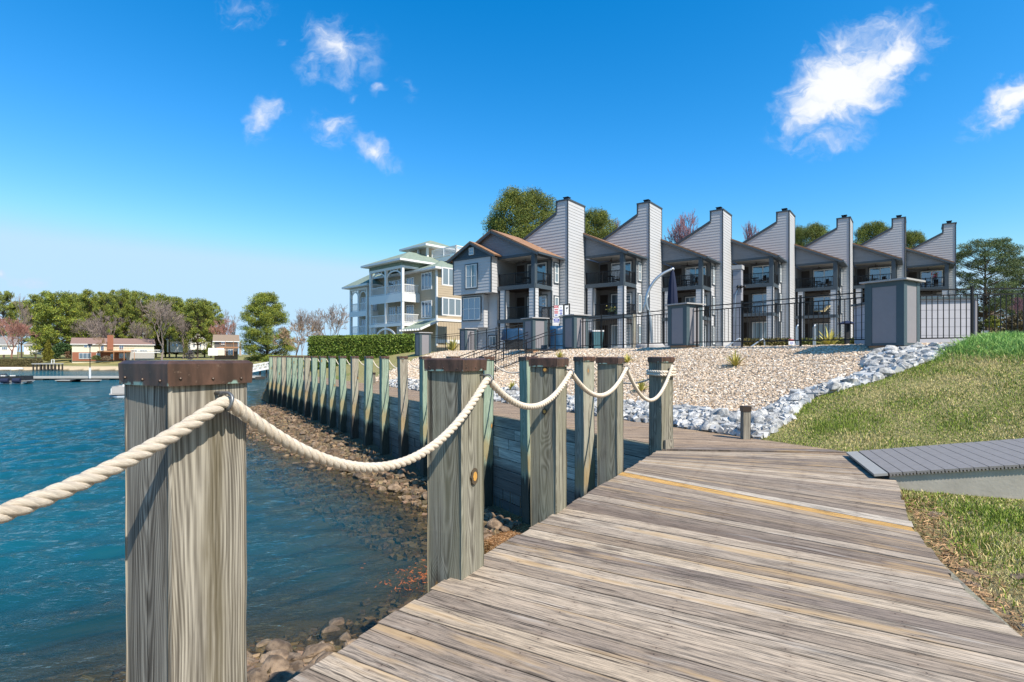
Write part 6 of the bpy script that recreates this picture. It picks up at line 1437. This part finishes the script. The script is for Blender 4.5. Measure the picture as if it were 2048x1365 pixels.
for px, yt, Y, wd, sd, lab in ((1362, 424, 92, 124, 0, 'purple budding tree between the second and third chimneys'), (1482, 436, 94, 92, 1, 'purple budding tree between the third and fourth chimneys'), (1238, 426, 92, 84, 2, 'reddish budding tree showing left of the second chimney'), (1598, 444, 99, 34, 3, 'thin purple budding tree right of the fourth chimney'), (2030, 590, 58, 70, 5, 'brown bare thicket behind the right fence')):
    plant(PB[4] if sd == 0 else dup(PB[4]), px, yt, Y, lab, 'budding tree', 'budding trees behind the townhouses', wd, 650, 12, sd, 5.2)
plant(dup(PB[1]), 1400, 460, 97, 'low tan bare tree behind the third roof', 'bare tree', None, 60, 650, 15, 2, 6.3)
def shrub(px, y0, y1, Y, wd, colr, lab, n=2200, leaf=.3, cone=0, name='shrub', cat='shrub'):
    rg = np.random.default_rng(int(px*7+Y)); h = (y1-y0)/F*Y; rw = wd/F*Y/2; c = at(px, y1, Y)
    z = rg.random(n); d_ = rg.normal(size=(n, 2)); d_ /= np.linalg.norm(d_, axis=1)[:, None]
    env = np.sin(np.pi*np.clip(z*.8+.2, 0, 1))**.6 if not cone else (1-z)**.7*np.clip(z*6+.4, 0, 1)
    d_ *= (rg.random(n)**.35*env*rw)[:, None]*(1+.2*np.sin(z*17+rg.uniform(0, 6)))[:, None]
    P_ = np.stack([d_[:, 0], d_[:, 1], z*h], 1); v, f = leafquads(P_, leaf*rg.uniform(.7, 1.3, n), rg, .6); c_ = np.array(colr)*rg.uniform(.5, 1.5, (n, 1))
    r = thing(name, lab, cat, (0, 0, 0)); npmesh('foliage', v, f, M['leaf'], r, cols=np.repeat(c_, 4, 0)); MB().tube([(0, 0, -.2), (0, 0, h*.6)], .04*h/2+.03, 6).build('stem', M['bark'], r); r.location = c; return r
shrub(96, 680, 722, 168, 22, (.16, .15, .02), 'yellow green cypress on the far lawn beside the dark bushes', 2600, .35, 1); shrub(372, 677, 711, 190, 12, (.13, .13, .03), 'slim yellow green cypress before the white house', 1500, .3, 1)
shrub(125, 686, 708, 176, 34, (.04, .08, .025), 'round dark green bush beside the yellow cypress', 2200, .4); shrub(110, 696, 716, 174, 22, (.045, .085, .025), 'smaller dark bush at the cypress foot', 1500, .35)
shrub(140, 702, 716, 172, 18, (.16, .09, .05), 'brown bush at the end of the brick house', 900, .3); shrub(192, 711, 720, 170, 17, (.10, .12, .035), 'low green bush before the brick house doors', 900, .25); shrub(213, 712, 721, 170, 16, (.17, .12, .08), 'brown low bush beside the porch post of the brick house', 700, .25)
shrub(380, 700, 719, 165, 17, (.10, .09, .10), 'small grey purple tree on the far lawn', 900, .25); rg = np.random.default_rng(77); n = 26000; k = rg.random(n); xx = 30+95*k; yy_ = 104-14*k+rg.normal(0, 2.5, n); hh_ = (3.5+2.2*np.sin(xx*.33)+1.6*np.sin(xx*.81+1))
P_ = np.stack([xx, yy_, height(xx, yy_)-.3+hh_*rg.random(n)**.8], 1); v, f = leafquads(P_, rg.uniform(.3, .6, n), rg, .6); c_ = np.where((np.sin(xx*.5+2)+rg.normal(0, .4, n) > .3)[:, None], np.array([[.085, .10, .035]]), np.array([[.15, .11, .075]]))*rg.uniform(.5, 1.5, (n, 1))
tag(npmesh('thicket', v, f, M['leaf'], cols=np.repeat(c_, 4, 0)), kind='stuff')
shrub(1985, 632, 655, 52, 24, (.17, .18, .03), 'yellow green bush beyond the right fence', 1800, .16); shrub(2040, 628, 660, 56, 60, (.10, .08, .04), 'brown bush behind the right fence', 2200, .2); shrub(1940, 640, 662, 54, 50, (.05, .06, .025), 'dark low bush behind the pump shed', 1500, .2)
a, b = at(-14, 729, 160), at(80, 729, 160); hedge((a[0], 160, 0), (b[0], 160, 0), 1.1, a[2]-.6, a[2]+1.5, 'clipped brown green hedge along the far beach', 4500, .3, (.12, .105, .045))

# ------------------------------------------------------------------ houses across the water
M['creamwall'] = simple('cream_siding', (.62, .57, .44), .7, .06, 3); M['brick'] = simple('red_brick', (.26, .10, .06), .85, .2, 5); M['deckwood'] = simple('brown_deck_wood', (.33, .17, .09), .8, .15, 4); M['darkwall'] = simple('dark_house_wall', (.10, .09, .085), .8, .1, 3); M['whitewall'] = simple('white_wall', (.72, .71, .69), .7, .05, 3)
M['redroof'] = roofm('red_brown_roof', (.20, .125, .105), (.27, .17, .14)); M['tanroof'] = roofm('tan_roof', (.20, .145, .10), (.28, .21, .15)); M['shutter'] = simple('red_shutter', (.30, .05, .06), .6, .1, 5)
def far_house(name, lab, x0, x1, Y, yb, ye, yr, wall, roof, dep=9, gable=False, over=.5):
    a, b = at(x0, yb, Y), at(x1, yb, Y); r = thing(name, lab, 'house', tuple((a+b)/2)); ze = EYE+(712-ye)/F*Y; zr = EYE+(712-yr)/F*Y
    MB().box(((a[0]+b[0])/2, Y+dep/2, (a[2]-1+ze)/2), ((b[0]-a[0])/2, dep/2, (ze-a[2]+1)/2)).build('wall', M[wall], r)
    mb = MB()
    if not gable:
        vs = [(a[0]-over, Y-over, ze), (b[0]+over, Y-over, ze), (b[0]+over, Y+dep+over, ze), (a[0]-over, Y+dep+over, ze), (a[0]-over, Y+dep/2, zr), (b[0]+over, Y+dep/2, zr)]
        mb.add(vs, [(0, 1, 5, 4), (2, 3, 4, 5), (1, 2, 5), (3, 0, 4), (3, 2, 1, 0)])
    else:
        m_ = (a[0]+b[0])/2; mb.prism([(a[0]-over, ze-.1), (b[0]+over, ze-.1), (m_, zr)], (0, Y-.3, 0), X_, UP, Y_, 0, dep)
    rf = mb.build('roof', M[roof], r)
    MB().bar((a[0]-over, Y-over-.05, ze-.1), (b[0]+over, Y-over-.05, ze-.1), .1, .22).build('fascia', M['whitetrim'], rf)
    c_ = (a+b)/2; th = -math.atan2(c_[0], Y); r.rotation_euler = (0, 0, th); r.scale = (math.cos(th), 1, 1)
    return r
def fwin(r, x0, y0, x1, y1, Y, mat='whitetrim', cols=2, glass='glass'):
    c = (at(x0, y0, Y)+at(x1, y1, Y))/2; d_ = at(x1, y0, Y)-at(x0, y1, Y); window(r, c-V(0, .01, 0), X_, -Y_, abs(d_[0]), abs(d_[2]), mat, glass, cols, 1, .10)
def fbox(r, name, x0, y0, x1, y1, Y, dep, mat): c = (at(x0, y0, Y)+at(x1, y1, Y))/2; d_ = at(x1, y0, Y)-at(x0, y1, Y); return MB().box(c, (abs(d_[0])/2, dep/2, abs(d_[2])/2)).build(name, M[mat], r)
HY = 176
r = far_house('ranch_house', 'long cream house with red brown roof, brick chimney and deck across the water', 147, 311, HY, 720, 689, 676, 'creamwall', 'redroof', 12)
fbox(r, 'lower_wall', 147.2, 705, 252, 722, HY-.1, .5, 'brick'); fbox(r, 'chimney', 212, 671, 224, 700, HY-.6, 1.4, 'brick'); fbox(r, 'lower_wall', 252.5, 703, 311, 720, HY-.1, .5, 'capgrey')
fbox(r, 'deck', 185, 702.5, 252, 704.5, HY-2.2, 4, 'deckwood'); mb = MB()
for x in (209, 230, 251): mb.bar(at(x, 704.5, HY-4), at(x, 721, HY-4), .22, .22, up=(0, 1, 0))
mb.build('deck_post', M['deckwood'], r); railing(r, at(186, 702.5, HY-4), at(252, 702.5, HY-4), .95, 'deckwood', .5, tk=.05); railing(r, at(253, 706, HY-3), at(311, 706, HY-3), .95, 'whitetrim', .5, tk=.08)
for a_ in ((158, 706.5, 181, 718, 3), (236, 707, 251, 717, 2), (191, 707, 199, 717, 1), (219, 708, 226, 719, 1)): fwin(r, *a_[:4], HY-.45, cols=a_[4])
for a_ in ((169, 690.5, 176, 696, 1), (177, 690.5, 183, 696, 1), (201, 690.5, 208, 702, 1), (238, 691, 247, 700, 2), (262, 700, 275, 705, 2), (280, 700, 296, 705, 3)): fwin(r, *a_[:4], HY-.06, cols=a_[4])
r = far_house('white_house', 'white two storey house with grey roof and red shutters behind the bare tree', 335, 430, 218, 700, 680, 667, 'whitewall', 'greyroof', 10)
a, b = at(376, 686, 217), at(410, 686, 217); za = at(0, 679, 217)[2]; zb = at(0, 667, 217)[2]; g_ = MB(); g_.prism([(a[0], at(0, 700, 217)[2]), (b[0], at(0, 700, 217)[2]), (b[0], za), ((a[0]+b[0])/2, zb), (a[0], za)], (0, 216.4, 0), X_, UP, Y_, 0, 2); g_.build('front_gable', M['whitewall'], r)
for x in (381, 394, 344, 352): fwin(r, x, 676.5, x+4, 683, 216.3 if x > 370 else 217.9, cols=1); fwin(r, x, 688, x+4, 694, 216.3 if x > 370 else 217.9, cols=1); fbox(r, 'shutter', x-2, 676.5, x-.6, 683, 216.3 if x > 370 else 217.9, .1, 'shutter'); fbox(r, 'shutter', x+4.6, 676.5, x+6, 683, 216.3 if x > 370 else 217.9, .1, 'shutter')
r = far_house('garage_house', 'dark house with tan roof, balcony and white garage on the far shore', 429, 476, 158, 713, 683, 669, 'darkwall', 'tanroof', 9)
fbox(r, 'garage', 410, 697, 441, 711.5, 156, 5, 'whitewall'); fbox(r, 'garage_door', 419, 700, 432, 711, 153.4, .1, 'creamwall'); fbox(r, 'balcony', 424, 695, 468, 697, 155.5, 3, 'deckwood'); railing(r, at(424, 695, 154.1), at(466, 695, 154.1), 1.0, 'deckwood', .5, tk=.05)
for x in (436, 452, 466): fbox(r, 'post', x-.5, 683, x+.5, 712, 154, .2, 'deckwood')
fwin(r, 442, 684, 451, 690, 157.9); fwin(r, 443, 699, 452, 711, 157.9); fwin(r, 455, 699, 467, 711, 157.9); fbox(r, 'stone_chimney', 471, 686, 476, 712, 156, 1.5, 'capgrey')
r = far_house('low_house', 'low white house with dark grey roof behind the red budding tree', -12, 34, 190, 704, 690, 673, 'whitewall', 'greyroof', 10); fwin(r, 3, 694, 14, 700, 189.9, cols=3)
r = far_house('small_house', 'small white gabled house between the red tree and the yellow cypress', 48, 82, 198, 704, 690, 680, 'whitewall', 'greyroof', 10, True); fwin(r, 60, 692, 70, 698, 197.9); 
r = far_house('distant_house', 'white house seen through the right fence below the dark pine', 1962, 1978, 90, 660, 622, 612, 'whitewall', 'greyroof', 8, True); fwin(r, 1965, 626, 1972, 648, 89.9)
r = far_house('blue_house', 'blue grey roofed house at the right edge behind the fence', 2015, 2075, 85, 658, 640, 626, 'darkwall', 'greyroof', 8)
# utility poles
for x, y0, y1, Y, lab in ((286, 658, 690, 205, 'utility pole with a dish behind the brick house'), (138, 664, 700, 200, 'leaning pale utility pole behind the dark bushes')):
    p = at(x, y1, Y); r = thing('utility_pole', lab, 'pole', tuple(p)); MB().bar(p-UP*1, at(x+(2 if x < 200 else 0), y0, Y), .3, .3, up=(0, 1, 0)).build('pole', M['capgrey'], r)
    if x > 200: MB().ball(at(287.5, 668, Y-.3), (.45, .2, .45)).build('dish', M['whitetrim'], r)
# floating dock, lamp pole, fixed pier, gangway
M['dockgrey'] = simple('grey_dock_boards', (.36, .35, .33), .8, .15, 2); M['darkpile'] = simple('dark_wet_pile', (.05, .045, .04), .8, .2, 3)
dr = thing('floating_dock', 'long low floating dock across the water with dark sides', 'dock', (-64, 92, WZ)); MB().bar((-84, 91, WZ+.52), (-44, 93.5, WZ+.52), 2.2, .16).build('decking', M['dockgrey'], dr)
mb = MB()
for k in np.linspace(0, 1, 12): mb.box((-83.4+38.8*k, 91+2.5*k, WZ+.2), (1.3, 1.0, .22))
mb.build('float', M['darkpile'], dr); mb = MB(); mb.bar((-84, 89.85, WZ+.36), (-44, 92.35, WZ+.36), .06, .18); mb.build('rub_rail', M['dockgrey'], dr)
for x, lab in ((142, 'low pale finger float beside the long dock'), (172, 'second low finger float near the lamp pole')):
    p = at(x, 764, 84); r = thing('finger_float', lab, 'dock', (p[0], 84, WZ)); MB().box((p[0], 84, WZ+.26), (2.0, .6, .06)).build('decking', M['dockgrey'], r); MB().box((p[0], 84, WZ+.1), (1.8, .5, .12)).build('float', M['darkpile'], r)
p = at(180, 756, 90); r = thing('dock_lamp', 'tall pole with lamp standing on the floating dock', 'lamp post', (p[0], 90, WZ)); MB().bar((p[0], 90, WZ+.3), (p[0], 90, at(0, 690, 90)[2]), .09, .09, up=(0, 1, 0)).build('pole', M['black'], r); MB().bar((p[0], 90, WZ+.3), (p[0], 90, WZ+2.1), .2, .2, up=(0, 1, 0)).build('sleeve', M['whitetrim'], r); MB().box((p[0], 90, at(0, 690, 90)[2]), (.25, .2, .12)).build('lamp_head', M['black'], r)
a, b = at(73, 728, 152), at(118, 728, 152); r = thing('pier', 'short fixed wooden pier on dark piles at the far beach', 'pier', (a[0], 152, WZ)); MB().box(((a[0]+b[0])/2, 152, a[2]), ((b[0]-a[0])/2, 1.6, .14)).build('decking', M['dockgrey'], r); mb = MB()
for k in np.linspace(.04, .98, 7):
    for yy in (150.7, 153.3): mb.bar((a[0]+(b[0]-a[0])*k, yy, WZ-1), (a[0]+(b[0]-a[0])*k, yy, a[2]), .28, .28, up=(0, 1, 0))
mb.build('pile', M['darkpile'], r); mb = MB()
for k in (.86, .97): mb.bar((a[0]+(b[0]-a[0])*k, 150.6, a[2]), (a[0]+(b[0]-a[0])*k, 150.6, a[2]+1.2), .14, .14, up=(0, 1, 0))
mb.bar((a[0]+(b[0]-a[0])*.86, 150.6, a[2]+1.2), (a[0]+(b[0]-a[0])*.97, 150.6, a[2]+1.2), .12, .12); mb.build('ladder', M['whitetrim'], r)
a, b = at(496, 745, 100), at(548, 735, 106); r = thing('gangway', 'white railed gangway sloping from the dock up to the shore point', 'gangway', tuple(a))
MB().bar(a, b, 1.2, .14).build('decking', M['whitetrim'], r)
for dy in (-.6, .6):
    mb = MB(); o_ = V(0, dy, 0); n = 5
    for z_ in (1.2, .62, .1): mb.bar(a+o_+UP*z_, b+o_+UP*z_, .09, .09)
    for i in range(n+1): mb.bar(a+o_+(b-a)*i/n, a+o_+(b-a)*i/n+UP*1.2, .09, .09, up=(0, 1, 0))
    for i in range(n): mb.bar(a+o_+(b-a)*i/n+UP*.1, a+o_+(b-a)*(i+1)/n+UP*1.2, .06, .06); mb.bar(a+o_+(b-a)*i/n+UP*1.2, a+o_+(b-a)*(i+1)/n+UP*.1, .06, .06)
    mb.build('railing', M['whitetrim'], r)
mb = MB()
for k in (.45, .7, .95): mb.bar(a+(b-a)*k-UP*3, a+(b-a)*k, .22, .22, up=(0, 1, 0))
mb.build('pile', M['darkpile'], r)
# boats
def pontoon(x, Y, rz, lab, L_=6.0, cover=False):
    r = thing('pontoon_boat', lab, 'boat', (0, 0, 0)); mb = MB()
    for s_ in (-.85, .85): mb.tube([(-L_/2, s_, .12), (L_/2-.6, s_, .12), (L_/2, s_, .3)], [.3, .3, .08], 12)
    mb.build('pontoon', M['alu'], r); MB().box((0, 0, .46), (L_/2, 1.2, .05)).build('deck', M['capgrey'], r)
    mb = MB()
    for s_ in (-1.15, 1.15): mb.box((.1, s_, .85), (L_/2-.3, .03, .32))
    mb.box((L_/2-.25, 0, .85), (.03, 1.1, .32)); mb.build('side_panel', M['capgrey'] if not cover else M['dark'], r)
    mb = MB()
    for x_, w_ in ((-1.6, .45), (.9, .5), (1.9, .4)): mb.box((x_, -.6, .75), (w_, .45, .25)); mb.box((x_, .7, .75), (w_, .35, .25)); mb.box((x_-w_, -.6, 1.05), (.1, .45, .25))
    mb.build('seat', M['whitetrim'], r); MB().box((-.2, .5, 1.0), (.25, .35, .5)).build('console', M['capgrey'], r)
    mb = MB(); mb.box((-L_/2-.25, 0, .55), (.14, .18, .5)); mb.box((-L_/2-.3, 0, 1.05), (.28, .2, .2)); mb.build('outboard_motor', M['dark'], r)
    if cover:
        mb = MB()
        for x_ in (-1.5, 1.5):
            for s_ in (-1, 1): mb.bar((x_, s_, .5), (x_, s_, 2.2), .05, .05, up=(0, 1, 0))
        mb.build('canopy_frame', M['alu'], r); lumpy(V(0, 0, 2.15), (2.3, 1.2, .26), 3, 20, 8, .02).build('canopy', M['whitetrim'], r, smooth=True)
        mb = MB()
        for x_ in (-2.2, -.6, 1.0, 2.4): mb.tube([(x_-.45, -1.35, .55), (x_+.45, -1.35, .55)], .33, 12)
        mb.build('fender', M['navy'], r)
    r.location = ((x-1024)/F*Y, Y, WZ-.02); r.rotation_euler = (0, 0, rz); return r
pontoon(284, 53, R(205), 'open pontoon boat moored beside the nearest post, motor at its end', 4.8); pontoon(6, 78, R(14), 'covered white topped pontoon boat with dark fenders at the left edge', 6.6, True)
p = at(447, 715, 150); r = thing('boat_on_trailer', 'small white covered boat parked on the far beach by the garage house', 'boat', (at(472, 716, 150)[0], 150, hz(at(472, 716, 150)[0], 150))); q_ = V(*r.location); lumpy(q_+UP*.5, (1.3, .8, 1.3), 4, 18, 8, .03).build('cover', M['whitetrim'], r, smooth=True); mb = MB(); mb.bar(q_+V(-2.6, 0, .45), q_+V(1, 0, .45), .5, .12); mb.build('trailer', M['black'], r); mb = MB(); mb.tube([q_+V(0, -.8, .3), q_+V(0, .8, .3)], .3, 12); mb.build('wheel', M['black'], r)
# drop prototypes' unused copies is not needed: every prototype stands in the scene
